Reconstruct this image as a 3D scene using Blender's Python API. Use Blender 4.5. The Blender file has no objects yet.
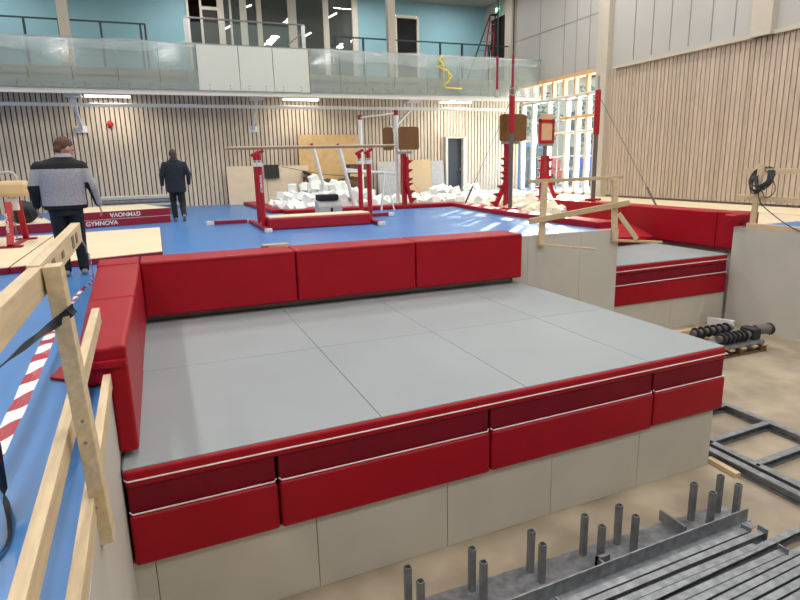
import bpy, bmesh, math, random
from mathutils import Vector, Matrix, Euler
random.seed(11)
SC = bpy.context.scene
COL = SC.collection
PI = math.pi

# ------------------------------------------------------------------ materials
def lin(c):
    return tuple(((v/255)/12.92 if v/255 <= .04045 else ((v/255+.055)/1.055)**2.4) for v in c)

def mat(name, rgb, rough=.6, metal=0., var=.08, scale=6., bump=0., bscale=60., stretch=(1,1,1), spec=.5, island=0.):
    m = bpy.data.materials.new(name); m.use_nodes = True
    nt = m.node_tree; N = nt.nodes; L = nt.links
    b = N['Principled BSDF']
    b.inputs['Roughness'].default_value = rough
    b.inputs['Metallic'].default_value = metal
    b.inputs['Specular IOR Level'].default_value = spec
    tc = N.new('ShaderNodeTexCoord'); mp = N.new('ShaderNodeMapping')
    mp.inputs['Scale'].default_value = stretch
    L.new(tc.outputs['Object'], mp.inputs['Vector'])
    nz = N.new('ShaderNodeTexNoise'); nz.inputs['Scale'].default_value = scale
    nz.inputs['Detail'].default_value = 5
    L.new(mp.outputs['Vector'], nz.inputs['Vector'])
    cr = N.new('ShaderNodeValToRGB')
    c = lin(rgb)
    cr.color_ramp.elements[0].color = (*[max(0, v*(1-var)) for v in c], 1)
    cr.color_ramp.elements[1].color = (*[min(1, v*(1+var)) for v in c], 1)
    cr.color_ramp.elements[0].position = .3; cr.color_ramp.elements[1].position = .7
    L.new(nz.outputs['Fac'], cr.inputs['Fac'])
    out = cr.outputs['Color']
    if island:
        g = N.new('ShaderNodeNewGeometry'); hv = N.new('ShaderNodeHueSaturation')
        mr = N.new('ShaderNodeMapRange'); mr.inputs['To Min'].default_value = 1-island; mr.inputs['To Max'].default_value = 1+island
        L.new(g.outputs['Random Per Island'], mr.inputs['Value'])
        L.new(mr.outputs['Result'], hv.inputs['Value']); L.new(out, hv.inputs['Color'])
        out = hv.outputs['Color']
    L.new(out, b.inputs['Base Color'])
    if bump:
        n2 = N.new('ShaderNodeTexNoise'); n2.inputs['Scale'].default_value = bscale; n2.inputs['Detail'].default_value = 3
        L.new(mp.outputs['Vector'], n2.inputs['Vector'])
        bp = N.new('ShaderNodeBump'); bp.inputs['Strength'].default_value = bump; bp.inputs['Distance'].default_value = .02
        L.new(n2.outputs['Fac'], bp.inputs['Height']); L.new(bp.outputs['Normal'], b.inputs['Normal'])
    return m

def emit(name, rgb, s):
    m = bpy.data.materials.new(name); m.use_nodes = True
    b = m.node_tree.nodes['Principled BSDF']
    b.inputs['Base Color'].default_value = (*lin(rgb), 1)
    b.inputs['Emission Color'].default_value = (*lin(rgb), 1); b.inputs['Emission Strength'].default_value = s
    return m

def sheet(name, rgb, clear, gloss=.1, rough=.15, noise=0.):
    """see-through sheet: part clear, part diffuse, a little gloss"""
    m = bpy.data.materials.new(name); m.use_nodes = True
    nt = m.node_tree; N = nt.nodes; L = nt.links
    for n in list(N):
        if n.type != 'OUTPUT_MATERIAL': N.remove(n)
    o = N['Material Output']
    t = N.new('ShaderNodeBsdfTransparent'); d = N.new('ShaderNodeBsdfDiffuse'); g = N.new('ShaderNodeBsdfGlossy')
    t.inputs['Color'].default_value = (.96, .98, .97, 1)
    d.inputs['Color'].default_value = (*lin(rgb), 1); g.inputs['Roughness'].default_value = rough
    m1 = N.new('ShaderNodeMixShader'); m2 = N.new('ShaderNodeMixShader')
    m1.inputs['Fac'].default_value = 1-clear
    if noise:
        tc = N.new('ShaderNodeTexCoord'); nz = N.new('ShaderNodeTexNoise'); nz.inputs['Scale'].default_value = 3
        mr = N.new('ShaderNodeMapRange'); mr.inputs['To Min'].default_value = max(0, 1-clear-noise); mr.inputs['To Max'].default_value = 1-clear+noise
        mp = N.new('ShaderNodeMapping'); mp.inputs['Scale'].default_value = (.4, 1, 2.5)
        L.new(tc.outputs['Object'], mp.inputs['Vector']); L.new(mp.outputs['Vector'], nz.inputs['Vector'])
        L.new(nz.outputs['Fac'], mr.inputs['Value']); L.new(mr.outputs['Result'], m1.inputs['Fac'])
    L.new(t.outputs[0], m1.inputs[1]); L.new(d.outputs[0], m1.inputs[2])
    m2.inputs['Fac'].default_value = gloss
    L.new(m1.outputs[0], m2.inputs[1]); L.new(g.outputs[0], m2.inputs[2]); L.new(m2.outputs[0], o.inputs['Surface'])
    return m

M = {}
M['concrete'] = mat('concrete', (154,141,121), .5, var=.3, scale=1.6, bump=.05, bscale=30)
M['blue'] = mat('blue_floor', (64,122,184), .34, var=.06, scale=1.2, spec=.5)
M['white_board'] = mat('white_board', (190,187,178), .6, var=.04, scale=1.5)
M['plinth'] = mat('plinth_board', (194,188,176), .6, var=.06, scale=1.5)
M['grey_mat'] = mat('grey_mat', (140,146,148), .55, var=.05, scale=.8, bump=.03, bscale=120)
M['red'] = mat('red_vinyl', (156,0,25), .44, var=.07, scale=3, bump=.05, bscale=9, spec=.3)
M['seam_grey'] = mat('seam_grey', (118,122,123), .7)
M['maroon'] = mat('maroon_vinyl', (120,6,30), .55, var=.08, scale=3, spec=.25)
M['gmaroon'] = mat('crash_mat_maroon', (140,10,44), .5, var=.06)
M['piping'] = mat('white_piping', (228,214,214), .6)
M['beige_mat'] = mat('beige_mat', (222,206,172), .65, var=.04, scale=1.5)
M['horse_tan'] = mat('horse_tan', (212,182,136), .55, var=.05)
M['lumber'] = mat('lumber', (206,184,148), .62, var=.14, scale=7, stretch=(5,.6,5), bump=.06, bscale=40)
M['lumber_x'] = mat('lumber_x', (190,168,132), .62, var=.14, scale=7, stretch=(.6,5,5), bump=.05, bscale=40)
M['stamp'] = mat('stamp_ink', (120,106,84), .7)
M['slat'] = mat('slat_wood', (206,190,168), .6, var=.10, scale=5, stretch=(4,4,.5), island=.09)
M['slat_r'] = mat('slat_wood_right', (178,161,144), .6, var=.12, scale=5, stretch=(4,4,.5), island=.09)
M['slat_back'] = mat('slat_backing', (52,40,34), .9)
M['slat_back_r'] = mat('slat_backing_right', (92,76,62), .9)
M['panel'] = mat('wall_panel', (172,170,165), .6, var=.03, scale=1)
M['groove'] = mat('panel_groove', (140,137,132), .8)
M['column'] = mat('column_paint', (182,174,158), .6, var=.03)
M['blue_wall'] = mat('blue_wall', (138,182,194), .7, var=.04, scale=1)
M['white_metal'] = mat('white_metal', (214,214,212), .4, var=.03)
M['fascia'] = mat('fascia', (196,194,186), .5, var=.03)
M['riser'] = mat('riser', (150,134,108), .7, var=.05)
M['steel'] = mat('bright_steel', (170,172,172), .35, .8, var=.06)
M['galv'] = mat('galvanised', (138,142,146), .45, .6, var=.28, scale=14, bump=.03)
M['galv_d'] = mat('galvanised_dark', (128,130,132), .5, .4, var=.2, scale=9)
M['dark_rail'] = mat('dark_rail', (30,48,58), .5)
M['apparatus'] = mat('apparatus_red', (164,8,30), .4, var=.05)
M['rail_wood'] = mat('bar_wood', (178,152,124), .5, var=.1, scale=8, stretch=(.5,4,4))
M['pole'] = mat('pole_grey', (110,104,102), .4, .4, var=.08)
M['brown_board'] = mat('brown_board', (112,78,34), .7, var=.05)
M['board_beige'] = mat('board_beige', (200,170,130), .7)
M['black'] = mat('black', (22,22,26), .6)
M['rubber'] = mat('rubber', (34,34,38), .55, var=.15)
M['foam'] = mat('white_foam', (240,244,240), .9, var=.02)
M['foam2'] = mat('cream_foam', (232,222,200), .9, var=.02)
M['ply'] = mat('pale_plywood', (214,196,168), .7, var=.06, scale=3)
M['osb'] = mat('gold_board', (212,176,122), .7, var=.10, scale=5)
M['osb2'] = mat('speckled_board', (206,178,140), .7, var=.2, scale=40)
M['cardb'] = mat('dark_crate', (98,72,48), .8, var=.2)
M['greyboard'] = mat('grey_board', (182,180,178), .7)
M['slate_door'] = mat('slate_door', (52,60,68), .5)
M['dark_room'] = mat('dark_room', (58,52,46), .8, var=.1)
M['frame_white'] = mat('frame_white', (212,206,194), .5, var=.03)
M['dark_open'] = mat('dark_opening', (20,18,18), .9)
M['skin'] = mat('skin', (196,146,120), .55, var=.06, scale=20)
M['hair'] = mat('brown_hair', (88,58,40), .7, var=.3, scale=90, bump=.3, bscale=120)
M['hair_d'] = mat('dark_hair', (74,56,42), .7, var=.3, scale=90, bump=.3, bscale=120)
M['melange'] = mat('grey_melange', (160,160,164), .9, var=.35, scale=110, bump=.15, bscale=80)
M['cloth_black'] = mat('black_cloth', (26,28,34), .85, var=.15, scale=12, bump=.15, bscale=30)
M['cloth_navy'] = mat('navy_cloth', (28,32,46), .85, var=.15, scale=12, bump=.15, bscale=30)
M['shoe'] = mat('grey_shoe', (140,138,130), .7)
M['tape_red'] = mat('tape_red', (160,22,44), .4)
M['tape_white'] = mat('tape_white', (226,226,226), .4)
M['strap'] = mat('strap_black', (36,40,44), .7)
M['yellow'] = mat('yellow_strap', (226,200,70), .6)
M['lamp'] = emit('lamp_lit', (255,248,232), 4)
M['exit_green'] = emit('exit_green', (20,150,110), 1.2)
M['exit_white'] = emit('exit_white', (235,255,245), 2)
M['bell'] = mat('alarm_red', (180,24,30), .4)
M['glass'] = sheet('clear_glass', (200,215,210), .93, .035, .02)
M['bal_glass'] = sheet('balustrade_glass', (158,168,162), .60, .07, .12, .08)
M['bal_white'] = sheet('covered_glass', (198,202,192), .06, .06, .25)
M['bal_grey'] = mat('clamp_strip_grey', (150,160,156), .4)
M['film'] = sheet('plastic_film', (214,224,224), .80, .05, .4, .2)
M['asphalt'] = mat('outside_paving', (190,186,180), .8, var=.08, scale=.5)
M['machine_red'] = mat('machine_red', (214,84,62), .5)
M['machine_blue'] = mat('machine_blue', (60,100,190), .5)
M['cabin_blue'] = mat('cabin_blue', (90,150,214), .5)
M['leaf'] = mat('leaf_green', (70,96,70), .8, var=.3, scale=3)
M['bark'] = mat('bark', (80,66,54), .9)
M['house'] = mat('house_wall', (206,186,160), .8)
M['house_glass'] = mat('house_window', (70,86,100), .2)
M['timber_orange'] = mat('timber_orange', (214,166,118), .6, var=.1, stretch=(5,5,.6))
M['pink'] = mat('pink_wrap', (226,190,200), .7)

# ------------------------------------------------------------------ builders
class MB:
    def __init__(s): s.b = bmesh.new()
    def box(s, x0, x1, y0, y1, z0, z1):
        v = [s.b.verts.new(p) for p in ((x0,y0,z0),(x1,y0,z0),(x1,y1,z0),(x0,y1,z0),(x0,y0,z1),(x1,y0,z1),(x1,y1,z1),(x0,y1,z1))]
        for f in ((0,3,2,1),(4,5,6,7),(0,1,5,4),(1,2,6,5),(2,3,7,6),(3,0,4,7)): s.b.faces.new([v[i] for i in f])
        return s
    def obox(s, c, size, rot=(0,0,0)):
        R = Euler(rot).to_matrix(); c = Vector(c); h = Vector(size)/2
        v = [s.b.verts.new(c + R @ Vector((a*h.x, b*h.y, d*h.z))) for d in (-1,1) for a,b in ((-1,-1),(1,-1),(1,1),(-1,1))]
        for f in ((0,3,2,1),(4,5,6,7),(0,1,5,4),(1,2,6,5),(2,3,7,6),(3,0,4,7)): s.b.faces.new([v[i] for i in f])
        return s
    def beam(s, p, q, w, h, up=(0,0,1)):
        """rectangular bar from p to q, w across, h along up"""
        p = Vector(p); q = Vector(q); d = (q-p).normalized(); u = Vector(up)
        a = d.cross(u)
        if a.length < 1e-4: a = d.cross(Vector((1,0,0)))
        a.normalize(); u = a.cross(d).normalized()
        v = [s.b.verts.new(e + a*i*w/2 + u*j*h/2) for e in (p,q) for i,j in ((-1,-1),(1,-1),(1,1),(-1,1))]
        for f in ((3,2,1,0),(4,5,6,7),(0,1,5,4),(1,2,6,5),(2,3,7,6),(3,0,4,7)): s.b.faces.new([v[i] for i in f])
        return s
    def profile(s, p, q, pts, up=(0,0,1)):
        """closed 2D outline (across, up) swept from p to q"""
        p = Vector(p); q = Vector(q); d = (q-p).normalized(); u = Vector(up)
        a = d.cross(u).normalized(); u = a.cross(d).normalized()
        n = len(pts)
        r0 = [s.b.verts.new(p + a*x + u*y) for x,y in pts]; r1 = [s.b.verts.new(q + a*x + u*y) for x,y in pts]
        for i in range(n): s.b.faces.new((r0[i], r0[(i+1)%n], r1[(i+1)%n], r1[i]))
        s.b.faces.new(r0[::-1]); s.b.faces.new(r1)
        return s
    def prism(s, poly, z0, z1):
        a = [s.b.verts.new((x,y,z0)) for x,y in poly]; b = [s.b.verts.new((x,y,z1)) for x,y in poly]
        n = len(poly)
        for i in range(n): s.b.faces.new((a[i], a[(i+1)%n], b[(i+1)%n], b[i]))
        s.b.faces.new(a[::-1]); s.b.faces.new(b)
        return s
    def tube(s, pts, r, seg=8, closed=False):
        pts = [Vector(p) for p in pts]; n = len(pts)
        rr = r if isinstance(r, (list,tuple)) else [r]*n
        rings = []; prev = None
        for i,p in enumerate(pts):
            if closed: t = pts[(i+1)%n]-pts[i-1]
            else: t = pts[min(i+1,n-1)]-pts[max(i-1,0)]
            t.normalize()
            if prev is None:
                a = t.cross(Vector((0,0,1)))
                if a.length < .05: a = t.cross(Vector((1,0,0)))
            else: a = prev - t*prev.dot(t)
            a.normalize(); prev = a; b = t.cross(a)
            rings.append([s.b.verts.new(p + (a*math.cos(k*2*PI/seg)+b*math.sin(k*2*PI/seg))*rr[i]) for k in range(seg)])
        m = n if closed else n-1
        for i in range(m):
            A, B = rings[i], rings[(i+1)%n]
            for k in range(seg): s.b.faces.new((A[k], A[(k+1)%seg], B[(k+1)%seg], B[k]))
        if not closed:
            s.b.faces.new(rings[0][::-1]); s.b.faces.new(rings[-1])
        return s
    def cyl(s, p, q, r, r2=None, seg=16): return s.tube([p,q], [r, r if r2 is None else r2], seg)
    def ball(s, c, r, seg=12, rot=(0,0,0)):
        r = (r,r,r) if not isinstance(r,(tuple,list)) else r
        m = Matrix.Translation(c) @ Euler(rot).to_matrix().to_4x4() @ Matrix.Diagonal((*r,1))
        bmesh.ops.create_uvsphere(s.b, u_segments=seg, v_segments=max(6,seg*2//3), radius=1, matrix=m)
        return s
    def caps(s, p, q, r0, r1, seg=12):
        """tapered limb with round ends"""
        s.tube([p,q],[r0,r1],seg); s.ball(p,r0,seg); s.ball(q,r1,seg); return s
    def loft(s, rings, seg=20):
        """rings: (cx,cy,cz,rx,ry)"""
        R = [[s.b.verts.new((cx+rx*math.cos(k*2*PI/seg), cy+ry*math.sin(k*2*PI/seg), cz)) for k in range(seg)] for cx,cy,cz,rx,ry in rings]
        for A,B in zip(R,R[1:]):
            for k in range(seg): s.b.faces.new((A[k],A[(k+1)%seg],B[(k+1)%seg],B[k]))
        s.b.faces.new(R[0][::-1]); s.b.faces.new(R[-1])
        return s
    def face(s, pts): s.b.faces.new([s.b.verts.new(p) for p in pts]); return s
    def build(s, name, m, parent=None, origin=None, bevel=0, smooth=False, seg=2, label=None, cat=None, group=None, kind=None, recalc=True):
        b = s.b
        if recalc: bmesh.ops.recalc_face_normals(b, faces=b.faces[:])
        if bevel:
            es = [e for e in b.edges if len(e.link_faces)==2 and e.calc_face_angle(0) > .5]
            bmesh.ops.bevel(b, geom=es, offset=bevel, segments=seg, affect='EDGES', clamp_overlap=True, profile=.5)
        if origin is None: origin = parent['_o'] if parent is not None else (0,0,0)
        o = Vector(origin)
        bmesh.ops.translate(b, verts=b.verts[:], vec=-o)
        me = bpy.data.meshes.new(name); b.to_mesh(me); b.free()
        ms = m if isinstance(m,(list,tuple)) else [m]
        for x in ms: me.materials.append(x)
        if smooth:
            for p in me.polygons: p.use_smooth = True
        return link(me, name, parent, o, label, cat, group, kind)

def link(me, name, parent, o, label=None, cat=None, group=None, kind=None):
    ob = bpy.data.objects.new(name, me); COL.objects.link(ob)
    if parent is not None:
        ob.parent = parent; ob.location = Vector(o) - Vector(parent['_o'])
    else: ob.location = o
    ob['_o'] = [float(v) for v in o]
    tag(ob, label, cat, group, kind)
    return ob
def tag(o, label=None, cat=None, group=None, kind=None):
    for k,v in (('label',label),('category',cat),('group',group),('kind',kind)):
        if v: o[k] = v
    return o
def thing(name, label, cat, loc, group=None):
    o = bpy.data.objects.new(name, None); COL.objects.link(o)
    o.location = loc; o.empty_display_size = .1; o['_o'] = [float(v) for v in loc]
    return tag(o, label, cat, group)
def struct(mb, name, m, bevel=0, **k): return mb.build(name, m, kind='structure', bevel=bevel, **k)

def text_mesh(name, txt, size, m, parent, matrix, extrude=.002):
    cu = bpy.data.curves.new(name, 'FONT'); cu.body = txt; cu.size = size; cu.extrude = extrude
    cu.align_x = 'CENTER'; cu.align_y = 'CENTER'; cu.offset = size*.02
    t = bpy.data.objects.new(name, cu); COL.objects.link(t)
    dg = bpy.context.evaluated_depsgraph_get()
    me = bpy.data.meshes.new_from_object(t.evaluated_get(dg))
    bpy.data.objects.remove(t)
    me.transform(matrix); me.transform(Matrix.Translation(-Vector(parent['_o'])))
    me.materials.clear(); me.materials.append(m)
    return link(me, name, parent, parent['_o'])

# ------------------------------------------------------------------ shell
FZ = -1.83      # concrete floor of the pit
struct(MB().box(-9,16,-7,24.5,FZ-.2,FZ), 'floor', M['concrete'])
b = MB().prism([(-9,-7),(-.30,-7),(-.335,1.5),(-.42,4.0),(-.42,8.0),(-9,8.0)], FZ, -.012)
struct(b, 'wall_pit_left', M['white_board'])
b = MB().prism([(-9,8.0),(5.14,8.0),(7.2,8.0),(7.22,8.3),(8.0,9.2),(8.0,12.0),(8.55,16.9),(3.4,17.1),(3.0,23.5),(-9,23.5)], FZ, -.012)
struct(b, 'wall_pit_back', M['white_board'])
# blue sport floor
b = MB().prism([(-9,-7),(-.33,-7),(-.36,1.5),(-.45,4.0),(-.45,8.03),(7.2,8.03),(7.2,8.3),(7.98,9.2),(7.98,12.0),(8.5,16.9),(3.4,17.1),(3.0,23.5),(-9,23.5)], -.012, 0)
struct(b, 'floor_blue', M['blue'])
# boarded front of the block right of the pit, standing above floor level
b = MB()
for x0,x1 in ((5.12,5.395),(5.40,6.43),(6.435,7.22)): b.box(x0,x1,7.95,8.02,FZ,.18)
struct(b, 'wall_pit_block', M['white_board'])
b = MB().box(7.16,7.22,8.02,8.3,FZ,-.013); struct(b,'wall_block_side',M['white_board'])
# pit behind and to the right (foam pit floor and far rim)
struct(MB().box(3.0,15.3,16.9,23.5,FZ,-.75), 'floor_foam_pit', M['foam2'])
struct(MB().box(3.0,15.3,21.8,23.5,-.75,-.02), 'floor_rear_walk', M['blue'])
struct(MB().box(8.1,10.3,11.45,17.0,FZ,-.75), 'floor_foam_pit_side', M['foam2'])
# right hand platform
struct(MB().prism([(10.75,-7),(15.3,-7),(15.3,23.5),(10.75,23.5)],FZ,-.03),'floor_right',M['ply'])
b = MB().box(10.15,10.75,-7,8.1,FZ,.03); struct(b,'wall_pit_right',M['white_board'])
struct(MB().box(10.25,13.6,-7,8.0,-.03,.045),'floor_blue_right',M['blue'])
struct(MB().box(10.55,10.75,8.1,17.5,FZ,-.03),'wall_pit_right_rear',M['white_board'])
struct(MB().box(13.6,15.25,-7,18.0,-.03,.0),'trim_2',M['beige_mat'])

def slat_wall(name, p, q, z0, z1, m, normal, pitch=.155, w=.118, back='slat_back'):
    """backing board with vertical slats as relief, p->q in plan"""
    p = Vector((*p,0)); q = Vector((*q,0)); d = (q-p).normalized(); n = Vector((*normal,0))
    L = (q-p).length
    b = MB()
    b.obox((p+q)/2 + Vector((0,0,(z0+z1)/2)) - n*.04, (L,.04,z1-z0) if abs(d.x)>.5 else (.04,L,z1-z0))
    nb = len(b.b.faces)
    k = max(1,round(L/pitch)); pitch = L/k
    for i in range(k):
        c = p + d*(i+.5)*pitch
        b.obox(c + Vector((0,0,(z0+z1)/2)), (w,.045,z1-z0) if abs(d.x)>.5 else (.045,w,z1-z0))
    for f in list(b.b.faces)[nb:]: f.material_index = 1
    return struct(b, name, [M[back], m])
# far wall is split around the door opening
slat_wall('wall_far', (-9,23.5), (11.55,23.5), 0, 3.95, M['slat'], (0,-1))
slat_wall('wall_far_right', (12.58,23.5), (15.3,23.5), 0, 3.95, M['slat'], (0,-1))
slat_wall('wall_far_over_door', (11.56,23.5), (12.57,23.5), 2.42, 3.95, M['slat'], (0,-1))
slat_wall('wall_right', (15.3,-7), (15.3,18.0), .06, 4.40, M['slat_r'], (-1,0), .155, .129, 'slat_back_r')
b = MB().box(15.27,15.6,-7,17.7,4.40,10)
b.box(15.27,15.6,18.0,27.2,4.52,10)
struct(b,'wall_right_upper',M['panel'])
b = MB()
for y in (16.62,15.82,15.08,14.36,13.57,12.81,10.6,9.7): b.box(15.255,15.272,y-.012,y+.012,4.6,10)
for y in (22.0,20.4,19.65,18.9): b.box(15.255,15.272,y-.01,y+.01,4.55,10)
b.box(15.255,15.272,18.2,24,6.44,6.46)
struct(b,'trim_3',M['groove'])
struct(MB().box(15.16,15.3,-7,17.4,4.40,4.50),'trim_4',M['column'],.005)
struct(MB().box(15.05,15.35,17.65,18.2,-.03,10),'wall_column_1',M['column'],.01)
struct(MB().box(15.05,15.35,11.55,12.15,4.40,10),'wall_column_2',M['column'],.01)
struct(MB().box(15.05,15.35,23.85,24.4,3.6,10),'wall_column_3',M['column'],.01)
struct(MB().box(-9.2,-9,-7,27.2,FZ,10),'wall_left',M['panel'])
struct(MB().box(-9.2,15.6,-7.2,-7,FZ,10),'wall_behind',M['panel'])
struct(MB().box(-9.2,15.6,-7.2,21.9,9.6,9.8),'ceiling',M['panel'])
struct(MB().box(-9.2,15.6,21.9,27.2,8.45,8.6),'ceiling_gallery',M['panel'])
struct(MB().box(-9.2,15.6,21.8,21.9,8.6,9.7),'trim_5',M['panel'])

# ------------------------------------------------------------------ gallery
GY = 21.9      # front of the gallery
struct(MB().box(-9,15.3,GY+.1,23.6,3.95,4.1),'floor_gallery',M['fascia'])
struct(MB().box(-9,15.3,GY,GY+.12,3.75,3.98),'trim_6',M['fascia'],.01)
struct(MB().box(-9,15.3,23.1,23.2,4.1,4.72),'wall_riser',M['riser'])
struct(MB().box(-9,15.3,23.1,26.6,4.42,4.5),'floor_gallery_upper',M['riser'])
struct(MB().box(-9,1.76,26.5,26.6,4.5,8.5).box(8.85,10.6,26.5,26.6,4.5,8.5).box(11.78,15.3,26.5,26.6,4.5,8.5).box(10.6,11.78,26.5,26.6,7.85,8.5),'wall_gallery_back',M['blue_wall'])
struct(MB().box(15.2,15.27,24.4,24.6,4.5,8.5).box(15.2,15.27,25.85,26.5,4.5,8.5).box(15.2,15.27,24.6,25.85,7.75,8.5),'wall_gallery_right',M['panel'])
d = struct(MB().box(15.22,15.26,24.6,25.85,4.5,7.75),'door_1',M['dark_open'])
b = MB().box(10.6,10.7,26.42,26.52,4.5,7.8).box(11.68,11.78,26.42,26.52,4.5,7.8).box(10.7,11.68,26.42,26.52,7.72,7.85)
d = struct(b,'door_2',M['frame_white'])
MB().box(10.7,11.68,26.52,26.56,4.5,7.72).build('panel',M['dark_open'],d)
# glazed room behind the gallery
b = MB().box(1.76,8.85,29.4,29.5,4.5,8.5).box(1.7,1.76,26.6,29.5,4.5,8.5).box(8.85,8.9,26.6,29.5,4.5,8.5).box(1.76,8.85,26.6,29.5,8.4,8.5).box(1.76,8.85,26.6,29.5,5.0,4.5)
struct(b,'wall_gallery_room',M['dark_room'])
w = thing('window_1',None,None,(5.3,26.5,4.5)); w['kind']='structure'
b = MB()
for x0,x1 in ((1.76,1.86),(2.27,2.36),(2.95,3.2),(3.42,3.5),(3.83,4.1),(4.5,4.7),(5.8,6.15),(7.3,7.55),(8.6,8.85)): b.box(x0,x1,26.4,26.55,4.5,8.45)
b.box(2.36,2.95,26.4,26.55,7.5,7.62)
b.build('window_frame',M['frame_white'],w,bevel=.01)
MB().box(3.2,8.6,26.46,26.48,4.5,8.4).build('pane',M['glass'],w)
d = struct(MB().box(2.36,2.95,26.44,26.47,4.5,7.5),'door_3',M['dark_room'])
MB().box(1.9,2.25,26.42,26.45,4.5,7.2).build('side_panel',M['cabin_blue'],d) if False else None
for i,(x,z,r) in enumerate(((3.5,7.22,.5),(8.2,8.0,.5),(4.38,8.1,.4),(6.95,7.1,.5),(5.86,6.4,.4))):
    L_ = ('lit ceiling lamp seen through the third pane of the gallery room','lit ceiling lamp high in the rightmost pane of the gallery room','lit ceiling lamp at the top edge behind the gallery room glass','lit ceiling lamp beside the end post of the steel gallery guard','lit ceiling lamp low behind the gallery room glass')[i]
    t = thing('ceiling_lamp',L_,'lamp',(x,28,z),'lamps in the gallery room')
    MB().obox((x,28,z),(.42,.10,.05),(0,-r,0)).build('diffuser',M['lamp'],t)
    MB().obox((x,28.06,z+.03),(.46,.05,.05),(0,-r,0)).build('housing',M['frame_white'],t)
# round-cornered columns carrying the gallery roof
struct(MB().box(-2.46,-2.13,23.4,23.65,4.5,8.5),'wall_column_4',M['column'],.02)
struct(MB().box(9.10,9.42,23.4,23.65,4.5,8.5),'wall_column_5',M['column'],.02)
def rail(name,label,y,x0,x1,z,posts):
    t = thing(name,label,'railing',((x0+x1)/2,y,4.5))
    MB().beam((x0,y,z),(x1,y,z),.05,.05).build('handrail',M['dark_rail'],t)
    for x in posts: MB().box(x-.035,x+.035,y-.035,y+.035,4.5,z).build('post',M['dark_rail'],t)
rail('gallery_railing','dark steel railing before the blue wall, on the left side of the gallery',24,-9,.19,6.33,(-7.2,-6,-4.75,-3.52,-2.5,-1.24,.02,.17))
rail('gallery_railing','dark steel railing before the blue wall, running to the ladder',24,7.04,15.0,6.28,(7.06,8.24,9.45,11.66,12.7,14.0))
t = thing('stair_guard','bright steel handrail of the stair guard before the glazed gallery room','railing',(3.6,23,4.5))
MB().tube([(1.42,23,6.42),(5.6,23,6.41)],.03).build('handrail',M['steel'],t)
MB().tube([(5.6,23,6.41),(5.55,23,6.15),(5.15,23.7,5.85)],.025).build('return_rail',M['steel'],t)
for x in (1.48,5.57): MB().box(x-.07,x+.07,22.98,23.02,4.1,6.4).build('post',M['steel'],t)
MB().box(1.6,5.48,22.995,23.005,4.6,6.3).build('pane',M['glass'],t)
# glass balustrade along the gallery edge
t = thing('glass_balustrade','long glass balustrade with bolted panes along the gallery edge','balustrade',(3,GY-.05,3.75))
MB().tube([(-9,GY-.05,5.39),(15.25,GY-.05,5.37)],.022,6).build('handrail',M['steel'],t)
MB().box(-9,15.25,GY-.035,GY-.005,3.93,4.14).build('clamp_strip',M['bal_grey'],t)
xs = [-9,-8.2,-7.0,-5.8,-4.6,-3.3,-2.1,-.8,.45,1.64,3.0,4.16,5.43,6.57,7.55,8.7,10.07,11.4,12.75,14.1,15.25]
for i,(a,c) in enumerate(zip(xs,xs[1:])):
    white = 1.5 < a < 5.3
    p = MB().box(a+.012,c-.012,GY-.06,GY-.04,3.92,5.37).build('pane',M['bal_white'] if white else M['bal_glass'],t)
    if white: p['label'] = 'pane covered with white board'
    for f in (.25,.75):
        x = a+(c-a)*f
        b = MB()
        for z in (3.98,4.08): b.cyl((x,GY-.075,z),(x,GY,z),.022,seg=8)
        b.build('clamp_bolt',M['galv_d'],p)
def film(label,x0,x1,drop,seed):
    r = random.Random(seed); b = MB(); n = 60; rows = 6
    ph = [r.uniform(0,6) for _ in range(4)]
    V = []
    for j in range(rows+1):
        row = []
        for i in range(n+1):
            u = i/n; x = x0+(x1-x0)*u
            sag = drop*(.55+.45*math.sin(u*PI))+.06*math.sin(u*23+ph[0])
            z = 5.42 - sag*j/rows + .02*math.sin(u*37+ph[1])
            y = GY-.10 - .02*math.sin(u*50+j*.9+ph[2]) - (.02 if j else -.05)
            row.append(b.b.verts.new((x,y,z)))
        V.append(row)
    for j in range(rows):
        for i in range(n): b.b.faces.new((V[j][i],V[j][i+1],V[j+1][i+1],V[j+1][i]))
    b.build('plastic_film',M['film'],origin=((x0+x1)/2,GY-.1,5.2),smooth=True,label=label,cat='plastic film',recalc=False)
film('crumpled clear plastic film hung over the left balustrade panes, near the column',-9,1.6,.40,3)
film('crumpled clear plastic film hung over the balustrade right of the white panes',5.5,15.0,.5,5)
# beam under the gallery with braces and lamps
t = thing('hanging_beam','long white tube beam slung under the gallery soffit','beam',(3,22.6,3.46))
MB().box(-9,14.2,22.55,22.65,3.42,3.53).build('beam_tube',M['white_metal'],t,bevel=.01)
for x in (-7.3,-2.24,3.6,9.7):
    MB().box(x-.25,x+.25,22.3,22.8,3.7,3.95).build('bracket',M['white_metal'],t,bevel=.01)
    MB().box(x-.06,x+.06,22.56,22.64,3.5,3.72).build('hanger',M['white_metal'],t)
for x,x2,L_ in ((-2.24,-2.2,'white brace from beam to slat wall above the man in grey'),(3.6,3.55,'white brace from beam to slat wall above the parallel bars'),(9.7,9.2,'white brace from beam to slat wall above the brown boards')):
    t = thing('beam_brace',L_,'brace',(x2,23.3,2.7),'braces under the gallery')
    MB().beam((x,22.62,3.5),(x2,23.4,2.75),.10,.10).build('strut',M['white_metal'],t)
    MB().box(x2-.18,x2+.18,23.40,23.47,2.64,2.86).build('wall_plate',M['white_metal'],t)
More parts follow.
